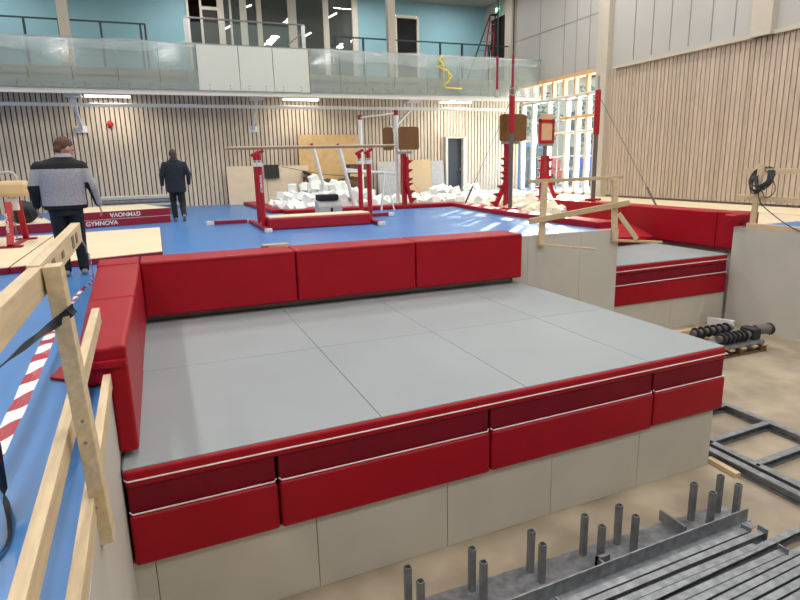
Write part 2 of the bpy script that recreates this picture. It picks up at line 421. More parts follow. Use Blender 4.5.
for x0,x1,L_ in ((-1.9,-.54,'lit strip lamp under the gallery, left, above the red bell'),(4.6,5.9,'lit strip lamp under the gallery, above the golden board'),(11.0,12.35,'lit strip lamp under the gallery, above the slate door')):
    t = thing('strip_lamp',L_,'lamp',((x0+x1)/2,22.6,3.9),'strip lamps under the gallery')
    MB().box(x0,x1,22.5,22.7,3.72,3.77).build('diffuser',M['lamp'],t)
    MB().box(x0-.02,x1+.02,22.48,22.72,3.77,3.95).build('housing',M['white_metal'],t)
def exit_sign(label, o, ax):
    t = thing('exit_sign',label,'sign',o,'exit signs')
    X = Vector((0,-1,0)) if ax=='y' else Vector((1,0,0)); n = Vector((-1,0,0)) if ax=='y' else Vector((0,-1,0))
    def pl(u0,u1,z0,z1,d,nm,m):
        b = MB(); c = Vector(o)+X*(u0+u1)/2+Vector((0,0,(z0+z1)/2))+n*d
        b.obox(c,(abs(X.x)*(u1-u0)+.012*abs(X.y), abs(X.y)*(u1-u0)+.012*abs(X.x), z1-z0)); return b.build(nm,m,t)
    pl(-.2,.2,-.11,.11,0,'housing',M['exit_green'])
    pl(-.16,-.02,-.08,.08,.012,'door_mark',M['exit_white'])
    b = MB()
    o_ = Vector(o)+n*.014
    def q(u,z): return o_+X*u+Vector((0,0,z))
    for a,c in (((.08,.02),(.05,-.03)),((.05,-.03),(.11,-.08)),((.05,-.03),(0,-.06)),((.08,.03),(.14,0)),((.08,.03),(.02,.02))): b.beam(q(*a),q(*c),.02,.02)
    b.ball(q(.09,.06),.02,8); b.build('running_figure',M['exit_white'],t)
exit_sign('green exit sign high beside the dark gallery door and ladder',(15.1,25.1,8.05),'y')
MB().cyl((15.1,25.1,8.16),(15.1,25.1,8.45),.01).build('hanger',M['galv_d'],[o for o in COL.objects if o.name=='exit_sign'][0])
exit_sign('green exit sign under the gallery, above the slate door',(11.45,22.4,3.83),'x')
# ladder on the gallery
t = thing('step_ladder','dark folding step ladder standing by the dark gallery door','ladder',(14.4,25,4.5))
for s,(a,c) in enumerate((((14.62,24.95,7.75),(13.15,24.7,4.5)),((14.9,24.95,7.75),(14.2,24.7,4.5)))):
    MB().beam(a,c,.06,.03).build('rail',M['black'],t)
for a,c in (((14.66,25,7.7),(14.55,25.7,4.5)),((14.9,25,7.7),(15.15,25.7,4.5))): MB().beam(a,c,.05,.03).build('back_leg',M['apparatus'],t)
for k in range(1,8):
    f = k/8.5
    MB().beam((14.62-1.47*f,24.95-.25*f,7.75-3.25*f),(14.9-.7*f,24.95-.25*f,7.75-3.25*f),.08,.03).build('step',M['galv_d'],t)
MB().obox((14.85,25,7.78),(.3,.2,.05)).build('top_cap',M['black'],t)
# yellow strap tangle
b = MB(); r = random.Random(4)
def yp(*P): return [(x*1.095,GY-.16,(z-1.35)*1.095+1.35) for x,z in P]
b.tube(yp((9.72,5.02),(9.6,4.85),(9.75,4.75),(9.6,4.62),(9.9,4.55),(10.1,4.35),(9.95,4.15),(9.8,4.05),(9.85,3.95),(10.5,3.93)),.024,6)
b.tube(yp((9.6,4.9),(9.8,4.7),(9.5,4.65),(9.95,4.5),(10.0,4.2)),.022,6)
b.tube(yp((9.78,5.0),(9.78,3.98)),.014,6)
b.build('yellow_strap',M['yellow'],origin=(10.7,GY-.16,4.2),smooth=True,label='tangled yellow strap hanging over the glass balustrade',cat='strap')
t = thing('alarm_bell','small red fire alarm bell on the far slat wall','bell',(-1.3,23.44,2.93))
MB().cyl((-1.3,23.47,2.93),(-1.3,23.37,2.93),.10).build('bell_dome',M['bell'],t,bevel=.02,smooth=True)
MB().box(-1.36,-1.24,23.44,23.48,2.78,2.86).build('back_box',M['bell'],t)

# door and boards at the far wall
d = struct(MB().box(11.56,11.66,23.3,23.6,0,2.42).box(12.4,12.57,23.3,23.6,0,2.42).box(11.66,12.4,23.3,23.6,2.36,2.42),'door_4',M['frame_white'])
p = MB().box(11.66,12.4,23.5,23.56,0,2.36).build('leaf',M['slate_door'],d)
MB().box(12.30,12.34,23.44,23.5,1.0,1.12).build('door_handle',M['steel'],p)
def board(name,label,cat,x0,x1,y,z1,lean,m,th=.02,z0=0,extra=None):
    o = MB(); ang = math.atan2(lean,z1-z0); h = math.hypot(lean,z1-z0)
    o.obox(((x0+x1)/2, y+lean/2, (z0+z1)/2),(x1-x0,th,h),(-ang,0,0))
    return o.build(name,m,origin=((x0+x1)/2,y,z0),label=label,cat=cat)
board('plywood_sheet','pale plywood sheet leaning on the slat wall, left of the black screen','board',2.42,3.86,23.0,1.40,.2,M['ply'],.02)
board('plywood_sheet','pale plywood sheet leaning on the slat wall, carrying the black screen','board',3.88,5.52,22.99,1.38,.2,M['ply'],.02)
MB().obox((4.06,23.03,1.18),(.56,.04,.5),(-.14,0,0)).build('black_screen',M['black'],origin=(4.06,23.03,.93),label='black rectangular screen on the pale plywood sheet',cat='screen',bevel=.008)
board('fibre_board','tall golden fibreboard sheet standing against the slat wall','board',5.22,7.66,23.25,2.53,.12,M['osb'],.03)
board('chipboard_sheet','speckled chipboard sheet leaning near the slate door','board',9.6,10.82,23.1,1.50,.2,M['osb2'])
board('grey_panel','white grey panel standing between chipboard and slate door','board',10.86,11.45,23.2,1.45,.15,M['greyboard'])
board('grey_panel','tall grey panel leaning behind the white bar posts','board',8.35,9.2,22.9,1.45,.25,M['greyboard'])
t = thing('wooden_crate','dark wooden crate at the left end of the golden fibreboard','crate',(5.42,22.8,0))
MB().prism([(5.26,22.5),(5.6,22.5),(5.6,23.1),(5.26,23.1)],0,.95).build('box_body',M['cardb'],t,bevel=.02)
MB().obox((5.43,22.8,1.05),(.4,.62,.05),(0,.5,0)).build('lid',M['cardb'],t)
t = thing('wooden_crate','large dark brown crate behind the slanted white post','crate',(7.25,22.5,0))
MB().box(6.88,7.66,22.1,22.9,0,1.38).build('box_body',M['cardb'],t,bevel=.02)
for z in (.3,.9): MB().box(6.86,7.68,22.07,22.1,z,z+.12).build('batten',M['osb'],t)
b = MB()
for k in range(7):
    b.ball((5.9+random.uniform(-.1,1.1),21.9,.45+random.uniform(-.1,.25)),(.38,.2,.25),10)
b.build('brown_sack',mat('brown_sack',(84,66,40),.9,var=.3,scale=14,bump=.4,bscale=12),origin=(6.3,21.9,.2),smooth=True,label='heap of dark brown sacking behind the white foam cubes',cat='sack')

# ------------------------------------------------------------------ window and outdoors
w = thing('window_2',None,None,(15.3,20.8,0)); w['kind']='structure'
b = MB()
for y in (18.26,18.85,19.45,20.1,21.3,22.4,23.2): b.box(15.25,15.45,y-.07,y+.07,0,3.75)
for z in (.06,3.75): b.box(15.25,15.45,18.2,23.3,z-.06,z+.06)
b.box(15.27,15.43,18.2,20.3,2.35,2.43)
b.build('window_frame',M['frame_white'],w,bevel=.01)
b = MB()
for y in (18.26,18.95,19.65,20.35,21.05,21.75,22.45,23.2): b.box(15.27,15.43,y-.06,y+.06,3.8,4.5)
b.box(15.15,15.5,18.1,23.4,4.42,4.56); b.box(15.2,15.45,18.2,20.4,2.9,3.0)
b.build('timber_head',M['timber_orange'],w,bevel=.01)
MB().box(15.34,15.35,18.2,23.3,0,4.45).build('pane',M['glass'],w)
struct(MB().box(15.3,70,2,75,-.35,-.06),'ground_outside',M['asphalt'])
struct(MB().box(15.4,15.6,-7,18.1,-.5,5.1),'wall_outer',M['panel'])
def machine(o, label, body, ang=0):
    x,y,z = o
    t = thing('site_machine',label,'machine',o)
    MB().box(x-1.1,x+1.1,y-.7,y+.7,.35,.8).build('chassis',body,t,bevel=.08)
    MB().box(x-.9,x+.2,y-.6,y+.6,.8,1.5).build('cab',body,t,bevel=.12)
    for a in (-.75,.75):
        for c in (-.72,.72):
            MB().cyl((x+a,y+c-.12,.32),(x+a,y+c+.12,.32),.38,seg=18).build('wheel',M['rubber'],t,bevel=.04)
    bm = MB().beam((x+.2,y,1.1),(x-.9,y-.3,2.6),.2,.2).build('boom',body,t)
    return t
machine((20.9,28.6,-.06),'red wheeled site machine outside the window',M['machine_red'])
machine((22.6,27.2,-.06),'blue wheeled site machine outside, behind the right window panes',M['machine_blue'])
def cabin(o,label,m,w=1.1,h=2.3):
    x,y,z = o
    t = thing('site_cabin',label,'cabin',o)
    MB().box(x-w/2,x+w/2,y-w/2,y+w/2,z,z+h).build('body',m,t,bevel=.05)
    MB().box(x-w/2-.05,x+w/2+.05,y-w/2-.05,y+w/2+.05,z+h,z+h+.12).build('roof',M['frame_white'],t,bevel=.03)
    MB().box(x-w/2+.15,x+w/2-.15,y-w/2-.03,y-w/2,z+.1,z+h-.2).build('door',M['house_glass'],t)
cabin((17.6,26.6,-.06),'narrow blue site cabin outside, nearest the far wall',M['cabin_blue'])
cabin((19.3,28.4,-.06),'pink wrapped site cabin outside, beside the blue one',M['pink'],1.2,2.6)
cabin((18.35,26.5,-.06),'blue site cabin outside, just left of the red machine',M['cabin_blue'],.9,2.2)
t = thing('house','pale house with dark windows far outside the window','building',(33,44,-.06))
MB().box(22,52,42,46,-.06,8).build('wall',M['house'],t)
for i in range(9):
    for z in (.8,3.6): MB().box(23+i*3,24.4+i*3,41.94,42.0,z,z+1.6).build('window',M['house_glass'],t)
MB().prism([(21.6,41.5),(52.4,41.5),(52.4,46.5),(21.6,46.5)],8,8.6).build('roof',M['cardb'],t)
r = random.Random(8)
for i,(x,y,h) in enumerate(((21,33,6),(25.5,37,7),(30,36,6.5),(34,40,7),(19.5,38,7))):
    lab = ('tree outside straight behind the panelled red board','tree outside behind the red machine','tree outside in the right window panes','tree outside beside the wooden column','tree outside behind the pink cabin')[i]
    t = thing('tree',lab,'tree',(x,y,-.06),'trees outside the window')
    b = MB().tube([(x,y,-.06),(x+.1,y,h*.4),(x,y+.1,h*.8)],[.16,.11,.04],8)
    for k in range(7):
        a = r.uniform(0,6.28); z0 = h*r.uniform(.35,.7)
        b.tube([(x+.05,y,z0),(x+math.cos(a)*1.1,y+math.sin(a)*1.1,z0+1.3)],[.05,.015],5)
    b.build('trunk',M['bark'],t)
    b = MB()
    for k in range(650):
        a = r.uniform(0,6.28); q = r.random()**.5*1.7; z0 = h*r.uniform(.35,1.0)
        q *= 1.1-abs(z0/h-.65)
        c = Vector((x+math.cos(a)*q,y+math.sin(a)*q,z0))
        u = Vector((r.uniform(-1,1),r.uniform(-1,1),r.uniform(-1,1))).normalized()*.16; v = u.orthogonal().normalized()*.09
        b.face([c-u,c+v,c+u,c-v])
    b.build('crown',M['leaf'],t,recalc=False)
t = thing('scaffold','steel scaffold standing outside before the window','scaffold',(17.2,22.5,-.06))
for y in (19.2,21.2,23.2,25.2): MB().cyl((17.2,y,-.06),(17.2,y,5.5),.03,seg=8).build('upright',M['steel'],t)
for z in (1.5,3.1): MB().cyl((17.2,19,z),(17.2,25.4,z),.025,seg=8).build('ledger',M['steel'],t)
MB().box(16.95,17.45,19,25.4,2.5,2.58).build('deck',M['timber_orange'],t)

# ------------------------------------------------------------------ main landing area
def Fy(x): return 3.84+.038*x
def strip(b,x0,x1,off,z0,z1,yb=7.93): return b.prism([(x0,Fy(x0)+off),(x1,Fy(x1)+off),(x1,yb),(x0,yb)],z0,z1)
struct(strip(MB(),-.42,5.08,.09,FZ,-1.215),'wall_pit_plinth',M['plinth'])
b = MB()
for x0,x1 in ((-.42,-.285),(-.28,.84),(.845,1.96),(1.965,3.03),(3.035,4.08),(4.085,5.09)):
    b.prism([(x0,Fy(x0)+.05),(x1,Fy(x1)+.05),(x1,Fy(x1)+.08),(x0,Fy(x0)+.08)],FZ,-1.213)
for y0,y1 in ((Fy(5.1)+.055,5.0),(5.005,6.5),(6.505,7.95)): b.box(5.08,5.1,y0,y1,FZ,-1.213)
struct(b,'wall_plinth_boards',M['plinth'],.002)
xs = [-.405,.575,2.355,4.185,5.17]
labs = ['red foam block at the left end of the pit front, against the white wall','red foam block second from the white wall under the grey mat','red foam block third from the white wall under the grey mat','short red foam block at the right front corner under the grey mat']
for i,(a,c) in enumerate(zip(xs,xs[1:])):
    t = thing('foam_block',labs[i],'foam block',((a+c)/2,5.9,-1.16),'foam blocks under the main landing mat')
    a0,c0 = a+.007,c-.007
    strip(MB(),a0,c0,.0,(-1.21,-1.21,-1.205,-1.185)[i],-.845,7.9).build('red_skirt',M['red'],t,bevel=.022,seg=3)
    strip(MB(),a0+.004,c0-.004,.034,-.845,-.64,7.9).build('mesh_band',M['maroon'],t,bevel=.012)
    MB().tube([(a0+.004,Fy(a0)+.035,-.826),(a0+.02,Fy(a0)+.012,-.834),(c0-.02,Fy(c0)+.012,-.834),(c0-.004,Fy(c0)+.035,-.826)],.006,6).build('piping',M['piping'],t)
    if i==3: MB().tube([(c0+.002,Fy(c0)+.01,-.838),(c0+.002,7.85,-.838)],.006,6).build('piping',M['piping'],t)
# grey top mat
t = thing('landing_mat','large grey topped landing mat with red edge filling the main pit','mat',(2.35,5.9,-.635))
b = MB()
X = [-.40,1.39,2.72,4.11,5.145]; Yv = [0,5.85,7.93]
g = .0022
for j,(y0,y1) in enumerate(zip(Yv,Yv[1:])):
    for i,(x0,x1) in enumerate(zip(X,X[1:])):
        x0 += (g if i else 0); x1 -= (g if i<3 else 0)
        ya,yb_ = (Fy(x0)+.035,Fy(x1)+.035) if j==0 else (y0+g,y0+g)
        b.prism([(x0,ya),(x1,yb_),(x1,y1-(g if j==0 else 0)),(x0,y1-(g if j==0 else 0))],-.545,-.52)
b.build('grey_top',M['grey_mat'],t,bevel=.004)
strip(MB(),-.41,5.14,.07,-.60,-.527).build('mat_core',M['seam_grey'],t)
b = MB().prism([(-.402,Fy(-.402)+.014),(5.155,Fy(5.155)+.014),(5.155,Fy(5.155)+.08),(-.402,Fy(-.402)+.08)],-.655,-.526)
b.box(5.10,5.157,Fy(5.1)+.03,7.93,-.655,-.526)
b.build('red_edge',M['red'],t,bevel=.03,seg=4)
b = MB(); b.tube([(-.40,Fy(-.4)+.03,-.590),(-.38,Fy(-.4)+.011,-.598),(5.145,Fy(5.145)+.011,-.598)],.006,6); b.tube([(5.159,Fy(5.16),-.598),(5.159,7.9,-.598)],.006,6)
b.build('piping',M['piping'],t)

# pads along the pit edge
def puffy(mb, name, m, parent, bevel=.03): return mb.build(name, m, parent, bevel=bevel, seg=3)
def pad_x(label,x0,x1,y,depth=.58,zt=.26,zb=-.43,cat='pad',group='pads along the back of the main pit'):
    t = thing('edge_pad',label,cat,((x0+x1)/2,y+.3,0),group)
    b = MB().profile((x0+.006,y,0),(x1-.006,y,0),[(0,zb),(0,zt),(-depth,zt),(-depth,.005),(-.24,.005),(-.24,zb)])
    b.build('cover',M['red'],t,bevel=.025,seg=3)
    MB().tube([(x0+.05,y-.004,zt-.03),(x1-.05,y-.004,zt-.03)],.004,5).build('seam',M['maroon'],t)
    return t
pad_x('red edge pad at the back of the pit, next to the left corner',-.31,1.60,7.72)
pad_x('red edge pad in the middle of the pit back edge',1.60,3.34,7.72)
pad_x('red edge pad at the back of the pit, next to the white block',3.34,5.145,7.72)
def pad_y(label,y0,y1,x,d0,d1,zt,zb,group=None):
    """pad folded over the edge, its width going from d0 to d1"""
    t = thing('edge_pad',label,'pad',(x-d0/2,(y0+y1)/2,0),group); b = MB()
    R_ = []
    for y,d in ((y0+.006,d0),(y1-.006,d1)):
        R_.append([b.b.verts.new((x+u,y,z)) for u,z in ((0,zb),(0,zt),(-d,zt-.01),(-d-.03,.005),(-.12,.005),(-.12,zb))])
    for i in range(6): b.b.faces.new((R_[0][i],R_[0][(i+1)%6],R_[1][(i+1)%6],R_[1][i]))
    b.b.faces.new(R_[0][::-1]); b.b.faces.new(R_[1])
    b.build('cover',M['red'],t,bevel=.025,seg=3)
    return t
t = pad_y('red edge pad on the left of the pit, its near end beside the toe board',4.02,5.66,-.30,.28,.37,.26,-.48,'pads along the left of the main pit')
MB().prism([(-.60,4.15),(-.60,5.0),(-.70,5.0),(-.80,4.32)],.004,.022).build('side_flap',M['red'],t)
MB().box(-.60,-.305,4.0,4.03,.12,.175).build('end_fold',M['red'],t,bevel=.012)
pad_y('red edge pad on the left of the pit, running to the back corner',5.68,7.70,-.30,.37,.46,.26,-.45,'pads along the left of the main pit')
t = thing('corner_pad','small red corner pad where left and back edge pads meet','pad',(-.5,8.0,0))
MB().prism([(-.77,7.72),(-.315,7.72),(-.315,8.28),(-.79,8.25)],.005,.262).build('cover',M['red'],t,bevel=.02)

# ------------------------------------------------------------------ left guard rail
def lumber(name,label,p,q,w=.045,h=.098,group=None,m='lumber'):
    b = MB().beam(p,q,w,h)
    return b.build(name,M[m],origin=[(a+c)/2 for a,c in zip(p,q)],bevel=.003,label=label,cat='timber',group=group)
t = thing('guard_plank','thick top plank of the near guard rail, left of the post','timber',(-.44,1.5,.95))
MB().beam((-.4425,-.8,.90),(-.4425,2.46,.965),.045,.105).build('plank',M['lumber'],t,bevel=.003)
t = thing('guard_plank','far top plank of the near guard rail, with dark stamps, tape on its end','timber',(-.45,3.1,1.0))
MB().beam((-.4475,2.44,.972),(-.4475,3.74,1.02),.045,.105).build('plank',M['lumber'],t,bevel=.003)
for y,hh in ((2.72,.05),(2.98,.03),(3.35,.06),(3.5,.05)):
    z = .972+(y-2.44)*.037
    MB().obox((-.4235,y,z),(.003,.07,hh),(.04,0,0)).build('ink_stamp',M['stamp'],t)
t = thing('guard_post','upright timber post of the near guard rail, strap tied around it','timber',(-.36,2.45,-.1))
MB().beam((-.345,2.45,-.12),(-.385,2.45,1.02),.098,.058,(1,0,0)).build('post',M['lumber'],t,bevel=.003)
b = MB()
for z in (.42,.33,.05): b.cyl((-.362,2.397,z),(-.362,2.402,z),.006,seg=8)
b.build('screw',M['galv_d'],t)
lumber('guard_rail','sloping lower rail of the near guard rail, ending over the red pad',(-.445,.6,.16),(-.445,4.08,.46))
b = MB().beam((-.338,.6,.048),(-.425,3.98,.048),.045,.094); b.build('toe_board',M['lumber'],origin=(-.37,2.3,0),bevel=.003,label='timber toe board along the edge of the blue walkway',cat='timber')
# barrier tape
def smooth_path(P, n):
    P = [Vector(p) for p in P]; out = []
    for i in range(len(P)-1):
        p0,p1,p2,p3 = P[max(i-1,0)],P[i],P[i+1],P[min(i+2,len(P)-1)]
        for k in range(n):
            t = k/n
            out.append(.5*((2*p1)+(p2-p0)*t+(2*p0-5*p1+4*p2-p3)*t*t+(3*p1-p0-3*p2+p3)*t**3))
    out.append(P[-1]); return out
def ribbon(name,label,cat,P,widths,ups,mats,stripe=.16,skew=.9,n=14):
    path = smooth_path(P,n); U = smooth_path(ups,n); Wd = smooth_path([(w,0,0) for w in widths],n)
    S = [0]
    for a,c in zip(path,path[1:]): S.append(S[-1]+(c-a).length)
    def at(s_):
        s_ = min(max(s_,0),S[-1]-1e-5); k = 0
        while S[k+1] < s_: k += 1
        f = (s_-S[k])/max(1e-6,S[k+1]-S[k])
        t = (path[min(k+2,len(path)-1)]-path[max(k-1,0)]).normalized()
        a = t.cross(U[k].lerp(U[k+1],f)).normalized()
        return path[k].lerp(path[k+1],f), a, Wd[k].lerp(Wd[k+1],f).x, t
    b = MB(); sub = max(1,int(stripe/.03)); N = int(S[-1]/stripe*sub); nc = 4; grid = []
    for i in range(N+1):
        row = []
        for c in range(nc+1):
            v = c/nc-.5
            w0 = at(i*stripe/sub)[2]
            p,a,w,t = at(i*stripe/sub + skew*w0*v)
            row.append(b.b.verts.new(p+a*w*v+t.cross(a)*.004*math.sin(i*.7+c)))
        grid.append(row)
    for i in range(N):
        for c in range(nc):
            f = b.b.faces.new((grid[i][c],grid[i][c+1],grid[i+1][c+1],grid[i+1][c])); f.material_index = (i//sub)%len(mats)
    o = b.build(name,mats,origin=path[0],label=label,cat=cat,recalc=False)
    md = o.modifiers.new('thickness','SOLIDIFY'); md.thickness = .0015
    return o
ribbon('barrier_tape','red and white barrier tape hanging from the plank end down past the post','tape',
  [(-.44,3.72,1.04),(-.46,4.2,.86),(-.53,5.0,.62),(-.63,5.75,.40),(-.745,6.1,.285),(-.77,5.5,.285),(-.76,4.9,.29),(-.72,4.2,.37),(-.69,3.66,.38),(-.71,3.05,.29),(-.74,2.7,.22),(-.8,2.3,.08)],
  [.03,.03,.03,.03,.03,.035,.04,.055,.07,.072,.072,.07],[(1,.2,.6),(1,0,.5),(1,0,.4),(.8,0,.8),(.3,0,1)]+[(0,0,1)]*7,[M['tape_red'],M['tape_white']],.125,.9,20)
ribbon('tie_strap','dark strap wrapped round the guard post and pulled to the left','strap',
  [(-.332,2.415,.862),(-.345,2.396,.85),(-.40,2.392,.812),(-.445,2.24,.80),(-.50,2.03,.78),(-.60,1.6,.74)],[.036,.036,.034,.024,.012,.01],[(.5,-.7,0),(0,-1,0),(0,-1,.1),(.0,-.8,.6),(.0,-.6,.8),(0,-.5,.8)],[M['strap']],1,0,8)
ribbon('loose_strap','dark strap end dangling to the blue walkway at the left edge','strap',
  [(-.70,2.60,.31),(-.722,2.68,.16),(-.73,2.69,.04),(-.70,2.58,.014),(-.672,2.46,.012),(-.658,2.38,.012),(-.664,2.30,.012),(-.70,2.2,.012)],[.026,.026,.026,.022,.014,.014,.01,.01],[(0,1,0),(0,1,0),(0,.5,.5)]+[(0,0,1)]*5,[M['strap']],1,0,8)

# ------------------------------------------------------------------ rail on the white block
G='railing on the white block'
lumber('block_post','upright timber post at the left of the railing on the white block',(5.63,7.925,.0),(5.66,7.925,1.02),.05,.10,m='lumber',group=G)
lumber('block_post','upright timber post at the right of the railing on the white block',(7.12,7.925,-.02),(7.05,7.925,1.03),.05,.10,group=G)
lumber('block_rail','level top rail of the railing on the white block',(5.40,7.975,1.03),(7.24,7.975,1.045),.05,.055,m='lumber_x',group=G)
lumber('block_rail','slanted middle rail of the railing on the white block',(5.36,7.872,.42),(7.33,7.872,.62),.045,.09,m='lumber_x',group=G)
lumber('timber_batten','thin batten sticking out from the foot of the left block post',(5.56,7.93,.035),(6.12,7.2,.005),.03,.03,group=G)
lumber('timber_batten','batten sticking out over the second pit from the right block post',(7.05,7.93,.0),(7.95,7.70,-.07),.045,.04,m='lumber_x',group=G)
lumber('timber_brace','short slanted brace between right block post and its batten',(7.18,7.93,.44),(7.50,7.82,.0),.045,.08,group=G)
# second pit
t = thing('landing_mat','small grey topped landing mat with red edge in the second pit','mat',(8.75,9.8,-.7))
MB().prism([(7.28,8.15),(10.12,8.15),(10.12,11.4),(8.06,11.4),(8.06,9.25),(7.28,8.4)],-.545,-.50).build('grey_top',M['grey_mat'],t,bevel=.02)
MB().prism([(7.27,8.14),(10.13,8.14),(10.13,11.4),(8.05,11.4),(8.05,9.26),(7.27,8.42)],-.68,-.51).build('red_edge',M['red'],t,bevel=.03)
MB().tube([(7.25,8.132,-.62),(10.1,8.132,-.60)],.009,6).build('piping',M['piping'],t)
t = thing('foam_block','red foam block under the grey mat of the second pit','foam block',(8.75,9.8,-1.25))
MB().prism([(7.28,8.16),(10.13,8.16),(10.13,11.4),(8.05,11.4),(8.05,9.26),(7.28,8.42)],-.88,-.68).build('mesh_band',M['maroon'],t,bevel=.015)
MB().prism([(7.28,8.14),(10.14,8.14),(10.14,11.4),(8.05,11.4),(8.05,9.26),(7.28,8.42)],-1.255,-.88).build('red_skirt',M['red'],t,bevel=.02)
MB().tube([(7.25,8.13,-.875),(10.12,8.13,-.85)],.009,6).build('piping',M['piping'],t)
b = MB().box(7.225,8.78,8.17,8.3,FZ,-1.26).box(8.785,10.15,8.17,8.3,FZ,-1.26).box(8.1,10.15,8.3,11.4,FZ,-1.26); struct(b,'wall_second_plinth',M['plinth'])
GP='pads around the second pit'
def pad_y2(label,y0,y1,x,w,zt,zb):
    t = thing('edge_pad',label,'pad',(x+w/2,(y0+y1)/2,0),GP)
    MB().profile((x,y0+.006,0),(x,y1-.006,0),[(0,zb),(0,zt),(w,zt),(w,.0),(.14,.0),(.14,zb)]).build('cover',M['red'],t,bevel=.025,seg=3)
pad_y2('red edge pad on the right of the second pit, nearest the white right wall',8.15,8.69,10.38,.5,.27,-.46)
pad_y2('long red edge pad on the right of the second pit, before the slat wall',8.69,11.3,10.38,.5,.26,-.46)
pad_y2('red edge pad on the right of the second pit, farthest, below the high bar pole',11.3,14.6,10.38,.5,.26,-.46)
t = thing('edge_pad','red pad lying on top of the white right wall corner','pad',(10.5,8.0,0),GP)
MB().prism([(9.93,7.92),(10.44,7.92),(10.46,8.17),(9.93,8.17)],.13,.275).build('cover',M['red'],t,bevel=.04,seg=3)
t = thing('loose_pad','loose red pad leaning askew on the small grey mat','pad',(9.3,10.3,-.5))
MB().obox((9.25,10.4,-.27),(1.7,.8,.16),(.30,.06,.06)).build('cover',M['red'],t,bevel=.02)
MB().obox((10.07,10.45,-.31),(.06,.81,.17),(.30,.06,.06)).build('end_band',M['maroon'],t,bevel=.01)
t = thing('small_red_roll','short red foam roll standing by the right block post','roll',(7.75,8.6,-.5))
MB().cyl((7.78,8.75,-.5),(7.78,8.75,-.16),.10,seg=20).build('cover',M['maroon'],t,bevel=.02)
# rim pads along the right edge of the blue floor and the back foam pit
def rim(label,p,q,w,z0,z1,group='rim pads of the foam pit'):
    t = thing('rim_pad',label,'pad',[(a+c)/2 for a,c in zip(p,q)]+[0],group)
    MB().beam((*p,(z0+z1)/2),(*q,(z0+z1)/2),w,z1-z0).build('cover',M['red'],t,bevel=.025)
rim('red rim pad on the edge of the blue floor, just behind the white block railing',(8.28,9.4),(8.28,11.0),.5,.0,.13)
rim('red rim pad on the blue floor edge, between railing and tall grey pole',(8.28,11.05),(8.36,13.6),.5,.0,.12)
rim('red rim pad at the far right corner of the blue floor, below the tall pole',(8.4,13.65),(8.76,16.8),.5,.0,.12)
rim('red rim pad along the front of the foam pit, right, between the stepped stands',(6.7,17.15),(8.9,17.1),.55,.0,.12)
rim('red rim pad along the front of the foam pit, behind the parallel bars',(4.7,17.3),(6.65,17.15),.55,.0,.12)
rim('red rim pad along the front of the foam pit, left, before the cubes',(3.35,17.4),(4.65,17.3),.55,.0,.12)
rim('red rim pad along the left side of the foam pit',(3.3,17.72),(3.1,22.5),.5,.0,.12)

# foam cubes
me = bpy.data.meshes.new('foam_cube'); bm = bmesh.new(); bmesh.ops.create_cube(bm,size=.27)
bmesh.ops.bevel(bm,geom=bm.edges[:],offset=.008,segments=1,affect='EDGES'); bm.to_mesh(me); bm.free(); me.materials.append(M['foam'])
me2 = me.copy(); me2.materials.clear(); me2.materials.append(M['foam2'])
r = random.Random(21)
def cube(x,y,z,cream=False,lab='white foam cube in the heap filling the foam pit along the far wall',grp='white foam cubes in the rear pit'):
    o = bpy.data.objects.new('foam_cube', me2 if cream else me); COL.objects.link(o)
    o.location = (x,y,z); o.rotation_euler = (r.uniform(-.6,.6),r.uniform(-.6,.6),r.uniform(0,1.5)); s = r.uniform(.92,1.1); o.scale = (s,s,s)
    o['label']=lab; o['category']='foam cube'; o['group']=grp; o['kind']='thing'
def heap(x):
    h = .26 + .62*math.exp(-((x-4.75)/.85)**2) + .25*math.exp(-((x-6.0)/.8)**2) + .28*math.exp(-((x-9.5)/.35)**2) + .14*math.exp(-((x-10.9)/.7)**2)
    return h
n = 0
for iy,y in enumerate((17.75,18.15,18.6,19.1,19.7)):
    x = 3.55 - .02*iy
    while x < 12.9:
        top = heap(x)*(.62+.12*iy) - .02
        zz = -.15
        while zz < top+.001:
            if zz > top-.42:
                cube(x+r.uniform(-.07,.07), y+r.uniform(-.08,.08), zz+r.uniform(-.03,.05)); n += 1
            zz += .27
        x += .34
for (x0,x1,y0,y1,k,z0) in ((8.85,10.2,12.6,16.6,46,.02),):
    for i in range(k):
        cube(r.uniform(x0,x1),r.uniform(y0,y1),z0+r.uniform(-.12,.12),True,'cream foam cube in the sunlit pit right of the blue floor','cream foam cubes in the side pit')

# ------------------------------------------------------------------ parallel bars
t = thing('parallel_bars','red parallel bars with two long wooden rails on the blue floor','gymnastics apparatus',(3.3,13.6,0))
for y,dx in ((13.2,0),(13.95,.03)):
    b = MB(); pts = [(1.42+dx,y,1.76),(5.25+dx,y,1.78)]
    b.tube([(1.42+dx,y,1.755),(1.45+dx,y,1.76),(5.22+dx,y,1.775),(5.25+dx,y,1.775)],[.014,.026,.026,.014],10); b.build('bar_rail',M['rail_wood'],t,smooth=True)
    for x in (2.08+dx,4.56+dx):
        pz = MB().cyl((x,y,.1),(x,y,1.38),.055,seg=14).build('post',M['apparatus'],t,smooth=False)
        MB().cyl((x,y,1.38),(x,y,1.52),.034,seg=12).build('post_tube',M['steel'],pz)
        MB().box(x-.065,x+.065,y-.065,y+.065,1.36,1.44).build('collar',M['white_metal'],pz,bevel=.01)
        b = MB().beam((x-.09,y,1.60),(x+.1,y,1.70),.07,.07); b.cyl((x,y,1.50),(x,y,1.62),.05); b.build('rail_clamp',M['apparatus'],pz,bevel=.01)
